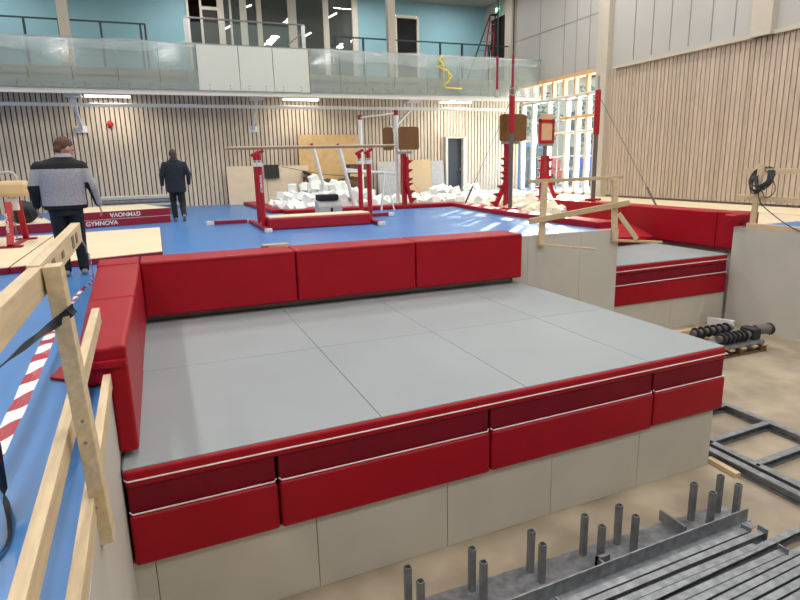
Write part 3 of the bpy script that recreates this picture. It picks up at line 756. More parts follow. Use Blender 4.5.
for x in (2.06,4.60):
    bb = MB().beam((x,12.55,.05),(x,15.1,.05),.12,.08).build('base_beam',M['gmaroon'],t,bevel=.01)
    for y in (12.55,15.1): MB().obox((x,y,.045),(.15,.14,.09)).build('foot_cap',M['white_metal'],bb,bevel=.015)
MB().beam((1.1,15.0,.06),(1.95,14.95,.06),.1,.09).build('stabiliser',M['gmaroon'],t,bevel=.01)
MB().obox((1.08,15.0,.05),(.18,.13,.1)).build('foot_cap',M['white_metal'],t,bevel=.015)
MB().beam((4.7,14.6,.06),(5.6,14.7,.06),.1,.09).build('stabiliser',M['gmaroon'],t,bevel=.01)
MB().obox((5.65,14.7,.05),(.16,.13,.1)).build('foot_cap',M['white_metal'],t,bevel=.015)
text_mesh('side_lettering','GYMNOVA',.075,M['tape_white'],t,Matrix.Translation((2.08,13.143,1.0))@Euler((PI/2,-PI/2,0)).to_matrix().to_4x4())
t = thing('bar_mat','red sided beige mat lying between the feet of the parallel bars','mat',(3.3,13.6,0))
MB().box(2.14,4.5,12.95,13.62,.005,.26).build('side',M['apparatus'],t,bevel=.03)
MB().box(2.17,4.47,12.98,13.59,.255,.285).build('top',M['beige_mat'],t,bevel=.01)
# tool case
t = thing('tool_case','grey plastic case with black top standing behind the bar mat','case',(4.0,14.95,0))
b = MB().profile((3.78,15.2,0),(4.42,15.2,0),[(-.2,.0),(.2,.0),(.2,.32),(.12,.46),(-.2,.46)]); b.build('body',M['greyboard'],t,bevel=.02)
MB().box(3.8,4.34,15.02,15.38,.465,.62).build('black_lid',M['black'],t,bevel=.03)
MB().box(4.1,4.16,14.985,15.0,.16,.28).build('latch',M['black'],t)
MB().obox((4.1,14.99,.08),(.35,.02,.03)).build('handle',M['galv_d'],t)
for o in t.children: o.location.z += .0
# wooden block on the floor
t = thing('wood_block','short weathered wood block on the blue floor behind the back pads','block',(1.78,10.1,0))
MB().box(1.54,1.98,10.03,10.2,0,.065).build('block',M['lumber_x'],t,bevel=.004)
MB().box(1.50,1.62,10.0,10.05,0,.05).build('dark_end',M['cardb'],t)

# ------------------------------------------------------------------ pommel horse and mats at left
t = thing('pommel_horse','beige pommel horse on red legs at the left edge','gymnastics apparatus',(-2.9,12.45,.1))
b = MB()
R = []
for x,s in ((-2.14,.8),(-2.20,.97),(-2.5,1.0),(-2.56,.96),(-3.4,.96),(-3.7,.97),(-3.78,.8)): R.append((x,s))
prof = [(-.17,-.10),(-.13,-.15),(.13,-.15),(.17,-.10),(.175,.06),(.14,.13),(-.14,.13),(-.175,.06)]
ring = [[b.b.verts.new((x,12.45+u*s,1.09+v*s)) for u,v in prof] for x,s in R]
for A,B in zip(ring,ring[1:]):
    for k in range(8): b.b.faces.new((A[k],A[(k+1)%8],B[(k+1)%8],B[k]))
b.b.faces.new(ring[0]); b.b.faces.new(ring[-1][::-1])
b.build('body',M['horse_tan'],t,bevel=.02)
MB().box(-2.142,-2.138,12.40,12.46,1.04,1.08).build('badge',M['timber_orange'],t)
for x in (-2.45,-3.0):
    P = [(x-.14,12.45,1.20),(x-.13,12.45,1.30),(x-.07,12.45,1.36),(x+.07,12.45,1.36),(x+.13,12.45,1.30),(x+.14,12.45,1.20)]
    MB().tube(smooth_path(P,5),.024,8).build('handle',M['greyboard'],t,smooth=True)
for x in (-2.42,-3.5):
    for a,c in (((x-.05,12.32,.84),(x-.04,11.9,.12)),((x+.05,12.58,.84),(x-.02,13.15,.12))):
        MB().beam(a,c,.10,.10).build('leg',M['apparatus'],t,bevel=.01)
    MB().beam((x,12.45,.92),(x,12.45,.70),.16,.12,(0,1,0)).build('leg_socket',M['white_metal'],t,bevel=.01)
    MB().beam((x-.03,11.75,.115),(x-.03,13.3,.115),.10,.03).build('base_beam',M['gmaroon'],t)
    for y in (11.85,13.2): MB().box(x-.2,x+.15,y-.08,y+.08,.10,.13).build('foot_plate',M['gmaroon'],t)
b = MB()
for k in range(10): b.tube([(-2.45+.012*math.cos(q),12.45,.70-.055*k+.028*math.sin(q)) if k%2 else (-2.45,12.45+.012*math.cos(q),.70-.055*k+.028*math.sin(q)) for q in [i*PI/4 for i in range(8)]],.005,5,True)
b.build('tension_chain',M['galv_d'],t)
text_mesh('leg_lettering','GYMNOVA',.09,M['tape_white'],t,Matrix.Translation((-2.47,11.97,.45))@Euler((PI/2-.5,-PI/2,0)).to_matrix().to_4x4())
def flat_mat(name,label,poly,h,topm,sidem,z=0,group=None):
    cx = sum(p[0] for p in poly)/len(poly); cy = sum(p[1] for p in poly)/len(poly)
    t = thing(name,label,'mat',(cx,cy,z),group)
    MB().prism(poly,z+.003,z+h-.012).build('side',sidem,t,bevel=.006)
    q = [(cx+(x-cx)*.997,cy+(y-cy)*.997) for x,y in poly]
    MB().prism(q,z+h-.012,z+h).build('top',topm,t,bevel=.004)
    return t
flat_mat('floor_mat','beige floor mat with maroon edge behind the left pad corner',[(-1.99,9.38),(-.04,9.95),(-.05,14.2),(-2.06,13.95)],.1,M['beige_mat'],M['gmaroon'],group='beige floor mats')
flat_mat('floor_mat','beige floor mat with maroon edge under the pommel horse',[(-4.2,9.1),(-2.01,9.37),(-2.08,13.95),(-4.4,13.8)],.1,M['beige_mat'],M['gmaroon'],group='beige floor mats')
ca = math.atan2(16.67-16.04,.25+1.8)
def tilt_mat(label,x0,y0,L,W,z,h,txt,flip,pos):
    d = Vector((math.cos(ca),math.sin(ca))); n = Vector((-d.y,d.x))
    p = Vector((x0,y0)); poly = [p,p+d*L,p+d*L+n*W,p+n*W]
    t = flat_mat('crash_mat',label,[tuple(v) for v in poly],h,M['beige_mat'],M['gmaroon'],z,'stacked crash mats')
    c = p+d*pos-n*.006
    m_ = Matrix.Translation((c.x,c.y,z+h*.5))@Euler((PI/2,0,ca)).to_matrix().to_4x4()
    if flip: m_ = m_@Matrix.Rotation(PI,4,'Z')
    text_mesh('side_lettering',txt,.145,M['tape_white'],t,m_,.003)
    return t
tilt_mat('lower maroon crash mat with upright lettering behind the man in grey',-1.8,16.04,2.12,2.3,0,.19,'GYMNOVA',False,.46)
tilt_mat('upper maroon crash mat with upside-down lettering behind the man in grey',-1.8,16.04,2.12,2.3,.192,.19,'GYMNOVA',True,1.02)
flat_mat('crash_mat','maroon sided beige mat at the left edge behind the pommel horse',[(-4.6,15.0),(-2.35,15.65),(-2.75,17.4),(-5.0,16.8)],.22,M['beige_mat'],M['gmaroon'])
t = thing('folded_bench','grey ribbed stack of folded panels lying behind the crash mats','panel stack',(-.6,19.6,0))
for k in range(4): MB().obox((-.55,19.7,.22+k*.11),(2.2,.7,.09),(0,0,.1)).build('panel',M['greyboard'] if k%2 else M['galv'],t,bevel=.01)
MB().obox((-.55,19.7,.09),(2.0,.6,.17),(0,0,.1)).build('base_frame',M['galv_d'],t)
t = thing('black_bag','black sports bag on the beige mat behind the pommel horse','bag',(-3.0,15.9,.22))
MB().ball((-2.95,15.9,.47),(.33,.22,.27),16).build('body',M['black'],t,smooth=True)
MB().tube([(-2.9,15.68,.3),(-2.8,15.66,.62),(-2.7,15.67,.3)],.012,6).build('strap',M['strap'],t)
t = thing('white_sack','crumpled white plastic sack at the left edge beside the beige mats','sack',(-2.42,8.9,0))
b = MB(); rr = random.Random(3)
bmesh.ops.create_icosphere(b.b,subdivisions=4,radius=.26)
for v in b.b.verts:
    k = 1+.10*math.sin(v.co.x*31+v.co.z*23)+.07*math.sin(v.co.y*43+v.co.x*17)
    v.co = Vector((v.co.x*k-2.38,v.co.y*k+8.9,max(.0,v.co.z*k*1.2+.26)))
b.build('sack_body',M['tape_white'],t,smooth=True)
MB().ball((-2.38,8.9,.6),(.06,.06,.08),10).build('knot',M['tape_white'],t,smooth=True)

# ------------------------------------------------------------------ uneven bars, stands, high bar, rings
t = thing('uneven_bars','white uneven bars frame standing on the rim of the foam pit','gymnastics apparatus',(6.7,18.5,0))
for (x,y) in ((6.42,19.3),(6.99,17.5)):
    MB().cyl((x,y,.1),(x,y,2.86),.06,seg=14).build('post',M['white_metal'],t)
    MB().cyl((x,y,2.80),(x,y,2.95),.075,seg=12).build('post_cap',M['gmaroon'],t,bevel=.01)
MB().cyl((6.42,19.3,2.86),(6.99,17.5,2.86),.022,seg=10).build('top_bar',M['white_metal'],t)
MB().cyl((5.5,18.4,1.22),(6.99,17.5,1.04),.045,seg=10).build('low_bar',M['white_metal'],t)
MB().box(6.85,7.13,17.3,17.7,.12,.16).build('base_plate',M['white_metal'],t)
t = thing('slanted_stand','white frame on two slanted legs behind the parallel bars','gymnastics apparatus',(5.2,17.8,0))
for a,c in (((4.52,18.2,1.9),(4.93,18.2,.1)),((5.17,17.6,1.86),(5.56,17.6,.12))):
    MB().cyl(a,c,.055,seg=12).build('leg',M['white_metal'],t)
    MB().cyl(a,(a[0]-.05,a[1],a[2]+.12),.04,seg=10).build('leg_tip',M['gmaroon'],t)
MB().cyl((5.36,17.6,1.15),(6.9,17.7,1.08),.03,seg=10).build('cross_tube',M['white_metal'],t)
MB().tube([(3.6,18.6,1.35),(4.7,18.2,1.1),(5.6,17.6,1.0)],.008,5).build('cable',M['strap'],t)
# parallel bars are in front: small tripod feet behind them
t = thing('bar_tripod','thin white tripod with dark ends between the red posts and pole','stand',(6.2,16.4,0))
for a,c in (((6.15,16.4,1.1),(5.95,16.2,.02)),((6.15,16.4,1.1),(6.35,16.2,.02)),((6.15,16.4,1.1),(6.15,16.8,.02))): MB().cyl(a,c,.022,seg=8).build('leg',M['white_metal'],t)

def step_leg(b, top, foot, w, n, sgn):
    """flat bar with pointed steps along one side"""
    top = Vector(top); foot = Vector(foot); d = (foot-top); L = d.length; d.normalize()
    side = Vector((-d.z,0,d.x)); side = side*sgn if side.x*sgn>0 else -side*sgn
    side = Vector((sgn,0,0))
    b.beam(top,foot,.09,.11,(0,1,0))
    for k in range(n):
        p = top+d*(L*(k+.6)/n)
        b.prism([(0,0)],0,0) if False else None
        v = [p+Vector((0,0,.075)),p+side*.19+Vector((0,0,.055)),p+side*.19+Vector((0,0,.035)),p-Vector((0,0,.085))]
        A = [b.b.verts.new(q+Vector((0,-.045,0))) for q in v]; B = [b.b.verts.new(q+Vector((0,.045,0))) for q in v]
        for i in range(4): b.b.faces.new((A[i],A[(i+1)%4],B[(i+1)%4],B[i]))
        b.b.faces.new(A[::-1]); b.b.faces.new(B)
def rounded(x0,x1,z0,z1,rad,y0,y1):
    b = MB(); P = []
    for cx,cz,a0 in ((x1-rad,z1-rad,0),(x0+rad,z1-rad,PI/2),(x0+rad,z0+rad,PI),(x1-rad,z0+rad,1.5*PI)):
        for k in range(5): a = a0+k*PI/8; P.append((cx+rad*math.cos(a),cz+rad*math.sin(a)))
    A = [b.b.verts.new((x,y0,z)) for x,z in P]; B = [b.b.verts.new((x,y1,z)) for x,z in P]
    n = len(P)
    for i in range(n): b.b.faces.new((A[i],A[(i+1)%n],B[(i+1)%n],B[i]))
    b.b.faces.new(A[::-1]); b.b.faces.new(B)
    return b
t = thing('board_stand','red stepped stand with two brown rounded boards beside the white post','gymnastics apparatus',(7.05,17.1,.1))
rounded(6.85,7.50,1.76,2.43,.07,16.95,17.02).build('front_board',M['brown_board'],t,bevel=.006)
rounded(6.46,6.76,1.76,2.43,.07,17.2,17.27).build('rear_board',M['brown_board'],t,bevel=.006)
MB().box(6.84,7.28,17.0,17.12,1.64,1.72).build('bracket',M['steel'],t,bevel=.01)
MB().box(6.98,7.12,17.05,17.17,.12,1.66).build('column',M['apparatus'],t,bevel=.01)
b = MB(); step_leg(b,(7.12,17.05,1.55),(7.12,17.05,.75),.1,3,1); step_leg(b,(7.06,17.0,.85),(7.24,17.0,.16),.1,3,1); b.build('stepped_leg',M['apparatus'],t)
t = thing('board_stand','red stepped stand with a brown rounded board beside the tall pole','gymnastics apparatus',(8.9,14.2,.1))
rounded(8.57,9.38,1.87,2.57,.08,14.02,14.09).build('board',M['brown_board'],t,bevel=.006)
MB().box(8.70,9.22,14.1,14.2,1.80,1.87).build('bracket',M['steel'],t,bevel=.01)
MB().box(8.83,8.95,14.15,14.27,.1,1.82).build('column',M['apparatus'],t,bevel=.01)
b = MB(); step_leg(b,(8.86,14.1,1.5),(8.84,14.1,.95),.1,3,-1); step_leg(b,(8.84,14.0,1.0),(8.42,14.0,.16),.1,4,-1); b.build('stepped_leg',M['apparatus'],t)
t = thing('board_stand','red stepped stand with a red rimmed beige board before the window','gymnastics apparatus',(11.5,16,.0))
b = MB()
for x0,x1,z0,z1 in ((11.12,11.19,1.95,2.6),(11.60,11.67,1.95,2.6),(11.12,11.67,2.48,2.58),(11.12,11.67,1.86,1.96)): b.box(x0,x1,15.9,15.98,z0,z1)
b.build('rim',M['apparatus'],t,bevel=.01)
MB().box(11.18,11.62,15.93,15.97,1.95,2.76).build('board',M['board_beige'],t,bevel=.01)
MB().box(11.16,11.64,15.92,16.0,1.78,1.86).build('bracket',M['steel'],t)
MB().cyl((11.4,16,1.0),(11.4,16,1.8),.06,seg=12).build('neck',M['pole'],t)
b = MB(); b.box(11.32,11.52,15.95,16.05,.65,1.35); step_leg(b,(11.34,16,1.5),(11.3,16,.1),.1,5,-1); step_leg(b,(11.5,16,1.5),(11.52,16,.7),.1,3,1); step_leg(b,(11.52,16,.8),(11.86,16,.1),.1,2,1); b.build('stepped_leg',M['apparatus'],t)

t = thing('high_bar','tall high bar on grey and red poles with steel bar between','gymnastics apparatus',(9.8,13.3,0))
for (x,y,z0,ztop,r0,r1) in ((8.62,13.57,.1,3.75,2.08,3.0),(10.86,13.0,.27,3.45,1.98,3.1)):
    MB().cyl((x,y,z0),(x,y,ztop-.55),.055,seg=14).build('pole',M['pole'],t)
    MB().cyl((x,y,r0),(x,y,r1),.075,seg=14).build('red_sleeve',M['apparatus'],t,bevel=.01)
    MB().cyl((x,y,ztop-.6),(x,y,ztop),.03,seg=10).build('pole_tip',M['steel'],t)
    MB().box(x-.15,x+.15,y-.15,y+.15,z0-.005,z0+.05).build('base_plate',M['apparatus'],t,bevel=.01)
MB().cyl((8.62,13.57,2.83),(10.86,13.0,2.86),.018,seg=10).build('steel_bar',M['steel'],t)
for a,c in (((10.86,13.0,3.0),(11.9,11.7,.02)),((8.62,13.6,2.9),(8.5,15.9,.1))):
    a = Vector(a); c = Vector(c)
    b = MB().cyl(a,c,.006,seg=6); b.build('guy_cable',M['strap'],t)
    MB().cyl(c+(a-c)*.03,c+(a-c)*.2,.026,seg=8).build('turnbuckle',M['pole'],t)
MB().beam((8.62,13.57,2.35),(9.5,14.9,2.9),.07,.07).build('brace',M['apparatus'],t)
t = thing('cable_stay','thin slack stay cable before the speckled chipboard','cable',(7.8,17.3,.1))
MB().cyl((7.9,17.4,.1),(7.4,18.3,1.5),.01,seg=6).build('wire',M['board_beige'],t)
def ringset(label,x,z,show):
    t = thing('gym_ring',label,'ring',(x,13,z),'rings')
    MB().box(x-.018,x+.018,12.995,13.005,z+.55,9.58).build('cable',M['strap'],t)
    for z0,z1 in ((z+.08,z+.55),(z+.62,z+.85)): MB().box(x-.028,x+.028,12.99,13.01,z0,z1).build('strap',M['gmaroon'],t)
    MB().tube([(x+.088*math.cos(k*PI/12),13,z+.088*math.sin(k*PI/12)) for k in range(24)],.014,8,True).build('ring',M['rail_wood'],t,smooth=True)
ringset('wooden gym ring hanging free on a maroon strap',7.83,2.95,1)
ringset('gym ring on a maroon strap just in front of the tall pole',8.27,3.0,1)

# ------------------------------------------------------------------ right side: block, railing, cable
G='railing on the right wall'
lumber('wall_post','timber post on the right wall with black cable hung on it',(10.22,7.78,.04),(10.22,7.72,1.2),.05,.10,group=G)
lumber('wall_rail','upper rail of the railing on the right wall',(10.28,8.12,1.06),(10.28,5.5,1.06),.045,.10,group=G)
lumber('wall_rail','lower rail of the railing on the right wall',(10.28,8.2,.58),(10.28,5.5,.54),.045,.10,group=G)
lumber('wall_curb','timber curb along the top of the right wall',(10.20,7.85,.075),(10.20,5.0,.075),.10,.09,group=G)
b = MB(); rr = random.Random(5)
for k in range(15):
    P = []
    a = .17+rr.uniform(-.03,.05); z = .30+rr.uniform(-.06,.1)
    yo = rr.uniform(-.25,.12)
    for q in range(20):
        th = q*2*PI/20
        P.append((10.20+.09*math.sin(th)+rr.uniform(-.01,.01),7.70+yo*.4+a*.9*math.cos(th),1.12-z*.55+z*.6*math.sin(th)))
    b.tube(P,.012,6,True)
P = smooth_path([(10.15,7.6,1.1),(10.13,7.4,.9),(10.13,7.35,.72),(10.13,7.5,.6),(10.14,7.62,.75)],6); b.tube(P,.009,5)
P = smooth_path([(10.15,7.72,1.0),(10.13,7.62,.55),(10.12,7.3,.3),(10.10,6.9,.1),(10.10,6.4,-.05),(10.1,6.1,-.1)],8); b.tube(P,.009,5)
b.build('cable_coil',M['rubber'],origin=(10.2,7.72,1.1),smooth=True,label='coil of black cable hung over the post on the right wall',cat='cable')

# pallet with roller shafts
t = thing('wood_pallet','wooden pallet on the concrete floor carrying dark rollers','pallet',(8.6,6.9,FZ))
for y in (6.48,6.88,7.28): 
    MB().box(8.0,9.12,y-.05,y+.05,FZ,FZ+.02).build('bottom_board',M['cardb'],t)
    for x in (8.06,8.56,9.05): MB().box(x-.06,x+.06,y-.05,y+.05,FZ+.02,FZ+.1).build('block',M['cardb'],t)
for x in (8.05,8.32,8.58,8.84,9.08): MB().box(x-.05,x+.05,6.42,7.34,FZ+.1,FZ+.125).build('top_board',M['lumber_x'],t)
t = thing('steel_sheet','grey steel sheet lying on the pallet under the rollers','sheet',(8.6,6.7,FZ+.13))
MB().box(8.0,9.1,6.46,6.9,FZ+.127,FZ+.18).build('sheet',M['galv'],t,bevel=.005)
PT = FZ+.18
def roller(label,y,x0,x1,motor):
    t = thing('roller_shaft',label,'roller',((x0+x1)/2,y,PT),'rollers on the pallet')
    z = PT+.103
    MB().cyl((x0,y,z),(x1,y,z),.058,seg=16).build('shaft',M['pole'],t,bevel=.004)
    n = 6
    for k in range(n):
        x = x0+.08+(x1-x0-.2)*k/(n-1)
        MB().cyl((x-.017,y,z),(x+.017,y,z),.10,seg=22).build('disc',M['rubber'],t,bevel=.01)
roller('dark roller shaft with black discs, front one on the pallet',6.58,8.15,8.85,1)
roller('dark roller shaft with black discs, rear one on the pallet',7.0,8.05,8.95,1)
t = thing('drive_motor','black gear motor with round end cap at the right of the pallet','motor',(9.05,6.65,PT))
MB().box(8.9,9.08,6.52,6.8,PT,PT+.19).build('gear_box',M['rubber'],t,bevel=.03)
MB().cyl((9.10,6.66,PT+.13),(9.34,6.60,PT+.13),.085,seg=20).build('motor_body',M['pole'],t,bevel=.01)
MB().ball((9.36,6.60,PT+.13),(.06,.105,.105),16).build('end_cap',M['rubber'],t,smooth=True)
lumber('yellow_plank','yellow plank lying on the concrete behind the rollers',(8.3,7.75,FZ+.05),(9.7,7.6,FZ+.05),.14,.09,m='lumber_x')
MB().obox((9.75,7.85,FZ+.07),(.10,.45,.13),(0,0,.5)).build('white_batten',M['tape_white'],origin=(9.75,7.85,FZ),label='short white board on edge at the foot of the plinth behind the rollers',cat='board')

# galvanised frame
t = thing('steel_grid','galvanised steel ladder frame lying on the concrete floor','steel frame',(5.9,4.5,FZ))
def chan(b,p,q,w=.09,h=.1,th=.012): b.profile(p,q,[(-w/2,0),(w/2,0),(w/2,th),(-w/2+th,th),(-w/2+th,h-th),(w/2,h-th),(w/2,h),(-w/2,h)])
def hbeam(b,p,q,w=.09,h=.1,th=.012): b.profile(p,q,[(-w/2,0),(w/2,0),(w/2,th),(th/2,th),(th/2,h-th),(w/2,h-th),(w/2,h),(-w/2,h),(-w/2,h-th),(-th/2,h-th),(-th/2,th),(-w/2,th)])
for x in (5.24,5.39,6.43): b = MB(); hbeam(b,(x,2.2,FZ),(x,7.0,FZ),.085); b.build('side_rail',M['galv'],t)
for y in (6.15,5.5,4.93,4.34,3.78,3.2): b = MB(); chan(b,(5.43,y,FZ+.01),(6.4,y+.06,FZ+.01),.075,.085); b.build('cross_bar',M['galv'],t)
b = MB()
for y in (4.34,3.78): b.cyl((5.39,y-.05,FZ+.1),(5.36,y-.05,FZ+.112),.014,seg=6)
b.build('bolt',M['rubber'],t)
# wood block on concrete
b = MB().beam((5.165,4.13,FZ+.025),(5.14,3.76,FZ+.025),.07,.05); b.build('wood_offcut',M['lumber'],origin=(5.15,3.95,FZ),bevel=.003,label='short timber offcut on the concrete by the pit corner',cat='timber')

# base plate with upright stubs
t = thing('stub_plate','grey steel strip with two rows of upright tube stubs','steel part',(3,3.33,FZ))
MB().box(.9,4.56,3.17,3.46,FZ,FZ+.03).build('strip',M['galv'],t,bevel=.004)
def stub(x,y,h):
    b = MB(); s = .026; th = .005; z0 = FZ+.03; z1 = z0+h
    O = []
    for sx,sy in ((1,1),(-1,1),(-1,-1),(1,-1)): O.append((sx*s,sy*s))
    P = []
    for i,(u,v) in enumerate(O):
        a0 = i*PI/2
        for k in range(4): a = a0+k*PI/6; P.append((x+math.copysign(s-.012,u)+.012*math.cos(a),y+math.copysign(s-.012,v)+.012*math.sin(a)))
    I = [(x+(p-x)*.8,y+(q-y)*.8) for p,q in P]
    n = len(P)
    va = [b.b.verts.new((p,q,z0)) for p,q in P]; vb = [b.b.verts.new((p,q,z1)) for p,q in P]
    vc = [b.b.verts.new((p,q,z1)) for p,q in I]; vd = [b.b.verts.new((p,q,z0+.1)) for p,q in I]
    for i in range(n):
        j = (i+1)%n
        b.b.faces.new((va[i],va[j],vb[j],vb[i])); b.b.faces.new((vb[i],vb[j],vc[j],vc[i])); b.b.faces.new((vc[i],vc[j],vd[j],vd[i]))
    b.b.faces.new(vd); b.b.faces.new(va[::-1])
    b.build('upright_stub',M['galv_d'],t)
for x in (1.36,1.88,2.4,2.91,3.26,4.09,4.41): stub(x,3.39,.36)
for x in (1.40,1.90,2.41,2.97,3.31,4.16,4.47): stub(x,3.255,.33)
MB().box(3.83,3.85,3.22,3.5,FZ+.03,FZ+.13).build('gusset',M['galv'],t)
b = MB().box(2.86,2.98,3.16,3.19,FZ+.03,FZ+.16).box(2.86,2.88,3.1,3.19,FZ+.03,FZ+.16); b.build('angle_bracket',M['galv'],t)
MB().box(4.2,4.3,3.18,3.22,FZ+.03,FZ+.11).build('angle_bracket',M['galv'],t)
# loose beams
for x,L_ in ((4.0,'timber batten under the right ends of the steel beams'),(2.6,'timber batten under the middle of the steel beams')):
    MB().box(x-.04,x+.04,1.7,3.0,FZ,FZ+.06).build('timber_batten',M['lumber'],origin=(x,2.35,FZ),label=L_,cat='timber',group='battens under the beams')
BZ = FZ+.06
beams = [
 ('wide steel angle leaning along the strip of stubs',(.9,2.93),(4.47,3.10),'angle',0,.07)]
ords = ['second','third','fourth','fifth','sixth','seventh','eighth','ninth','tenth','eleventh','twelfth','thirteenth','fourteenth']
spec = [(2.3,4.24,2.98,'h'),(2.2,4.33,2.90,'h'),(2.1,4.12,2.80,'c'),(2.0,5.3,2.86,'c'),(1.9,4.24,2.66,'h'),(1.9,4.9,2.66,'h'),(1.9,5.0,2.60,'c'),(1.9,5.0,2.52,'h'),(1.9,5.0,2.45,'h'),(1.9,5.0,2.38,'c'),(1.9,5.0,2.30,'h'),(1.9,5.0,2.22,'h'),(1.9,5.0,2.14,'c')]
for n_,((x0,x1,y1,k),o_) in enumerate(zip(spec,ords)):
    y0 = 2.855-.08*n_+(x0-1.9)*.09
    beams.append((f'galvanised steel {"beam with end plates" if k=="h" else "channel"} lying {o_} from the strip of stubs',(x0,y0),(x1,y1),k,(.0,.012,.004)[n_%3],.085))
for L_,p,q,k,dz,h in beams:
    t = thing('steel_beam',L_,'steel beam',((p[0]+q[0])/2,(p[1]+q[1])/2,BZ),'loose steel beams')
    P = (*p,BZ+dz); Q = (*q,BZ+dz); b = MB()
    if k=='h': hbeam(b,P,Q,.058,h,.01)
    elif k=='c': chan(b,P,Q,.058,h,.01)
    else: b.profile(P,Q,[(-.05,0),(.05,0),(.05,.01),(-.038,.01),(-.038,h+.06),(-.05,h+.06)])
    b.build('section',M['galv'],t)
    if k=='h':
        d = (Vector(Q)-Vector(P)).normalized(); a = math.atan2(d.y,d.x)
        for e in (P,Q):
            b = MB().obox((e[0],e[1],e[2]+h/2+.01),(.012,.085,h+.05),(0,0,a)); b.build('end_plate',M['galv'],t)

# ------------------------------------------------------------------ people
def remesh(mb, voxel, name, mats, parent, o, smooth_it=4, paint=None):
    b = mb.b
    bmesh.ops.recalc_face_normals(b, faces=b.faces[:])
    me = bpy.data.meshes.new('tmp'); b.to_mesh(me); b.free()
    t = bpy.data.objects.new('tmp',me); COL.objects.link(t)
    md = t.modifiers.new('r','REMESH'); md.mode='VOXEL'; md.voxel_size=voxel
    ms = t.modifiers.new('s','SMOOTH'); ms.iterations=smooth_it; ms.factor=.5
    dg = bpy.context.evaluated_depsgraph_get()
    me2 = bpy.data.meshes.new_from_object(t.evaluated_get(dg))
    bpy.data.objects.remove(t)
    me2.materials.clear()
    for m_ in mats: me2.materials.append(m_)
    for p in me2.polygons:
        p.use_smooth = True
        p.material_index = paint(p.center) if paint else 0
    me2.name = name
    return link(me2,name,parent,o)
def person(label, loc, head_yaw, head_pitch, legs, arms, jacket, paint, trousers, shoe, hair, scale=1., heading=0., hood=False, bulk=1.2, shx=.21, hs=1., hx=0., hem=.88):
    t = thing('person',label,'person',(0,0,0))
    V = Vector
    hipz, shz = .93, 1.44
    # legs: per side (knee, ankle) ; arms: per side (elbow, wrist, fingertip direction)
    # ---- body
    b = MB()
    b.loft([(0,0,.84,.14,.10),(0,0,.95,.175,.12),(0,0,1.08,.17,.11),(0,0,1.25,.18,.12),(0,0,1.36,.20,.12),(0,.0,1.44,.16,.09),(0,.01,1.50,.07,.065)],20)
    b.caps((hx*.3,.0,1.44),(hx*.9,.03,1.58),.062,.056)
    hm = Matrix.Translation((hx,.04,1.64))@Euler((head_pitch,0,head_yaw)).to_matrix().to_4x4()@Matrix.Scale(hs,4)
    def H(x,y,z): return hm@V((x,y,z))
    b.ball(H(0,-.005,.02),(.076*hs,.096*hs,.10*hs),18,(head_pitch,0,head_yaw))
    b.ball(H(0,.03,-.05),(.056*hs,.062*hs,.062*hs),14,(head_pitch,0,head_yaw))
    b.caps(H(0,.09,.01),H(0,.108,-.022),.009,.015,8)       # nose
    b.ball(H(0,.088,-.058),(.022,.010,.010),8,(0,0,head_yaw))  # lips
    for s in (-1,1): b.ball(H(.078*s,-.005,-.005),(.012*hs,.022*hs,.032*hs),8,(head_pitch,0,head_yaw))
    for s in (-1,1):
        hip = V((.09*s,0,.90)); kn = V(legs[s][0]); an = V(legs[s][1])
        b.caps(hip,kn,.085,.055); b.caps(kn,an,.055,.038)
        b.caps(an+V((0,-.03,-.045)),an+V((0,.15,-.06)),.036,.03)
        sh = V(((shx-.02)*s,0,shz-.085)); el = V(arms[s][0]); wr = V(arms[s][1])
        b.caps(sh,el,.048,.040); b.caps(el,wr,.040,.026)
        d = (wr-el).normalized(); fw = V((0,1,0)) - d*d.y; fw.normalize()       # fw: thumb side
        sd = d.cross(fw).normalized()
        pal = wr+d*.05
        for u in (-.028,-.009,.010,.028): b.caps(wr+fw*u*.6+d*.01,wr+d*.085+fw*u,.014,.012,8)
        for u,l in ((-.031,.062),(-.011,.078),(.010,.084),(.031,.074)):
            p0 = wr+d*.088+fw*u; p1 = p0+d*l*.5+fw*u*.1+V((-s,0,0))*.006; p2 = p1+d*l*.45+V((-s,0,0))*.022
            b.caps(p0,p1,.0095,.0088,8); b.caps(p1,p2,.0088,.0072,8)
        p0 = wr+d*.025+fw*.026; p1 = p0+d*.032+fw*.028; p2 = p1+d*.036+fw*.006
        b.caps(p0,p1,.014,.011,8); b.caps(p1,p2,.011,.0085,8)
    body = remesh(b,.0055,'body',[M['skin']],t,(0,0,0),3)
    # ---- eyes
    for s in (-1,1): MB().ball(H(.03*s,.082,.012),.011,8).build('eye',M['black'],t,smooth=True)
    # ---- hair: cap over the crown and nape
    b = MB(); b.ball(H(0,-.014,.034),(.084*hs,.098*hs,.100*hs),20,(head_pitch,0,head_yaw))
    n_ = hm.to_3x3()@V((0,-.62,.78))
    bmesh.ops.bisect_plane(b.b,geom=b.b.verts[:]+b.b.edges[:]+b.b.faces[:],plane_co=H(0,.03,.035),plane_no=n_,clear_inner=True)
    es = [e for e in b.b.edges if e.is_boundary]; bmesh.ops.holes_fill(b.b,edges=es)
    b.ball(H(0,-.075,-.03),(.06*hs,.03*hs,.05*hs),12,(head_pitch,0,head_yaw))
    remesh(b,.006,'hair',[hair],t,(0,0,0),3)
    # ---- trousers
    b = MB()
    b.loft([(0,0,.80,.165,.13),(0,0,.92,.195,.14),(0,0,1.04,.18,.13)],20)
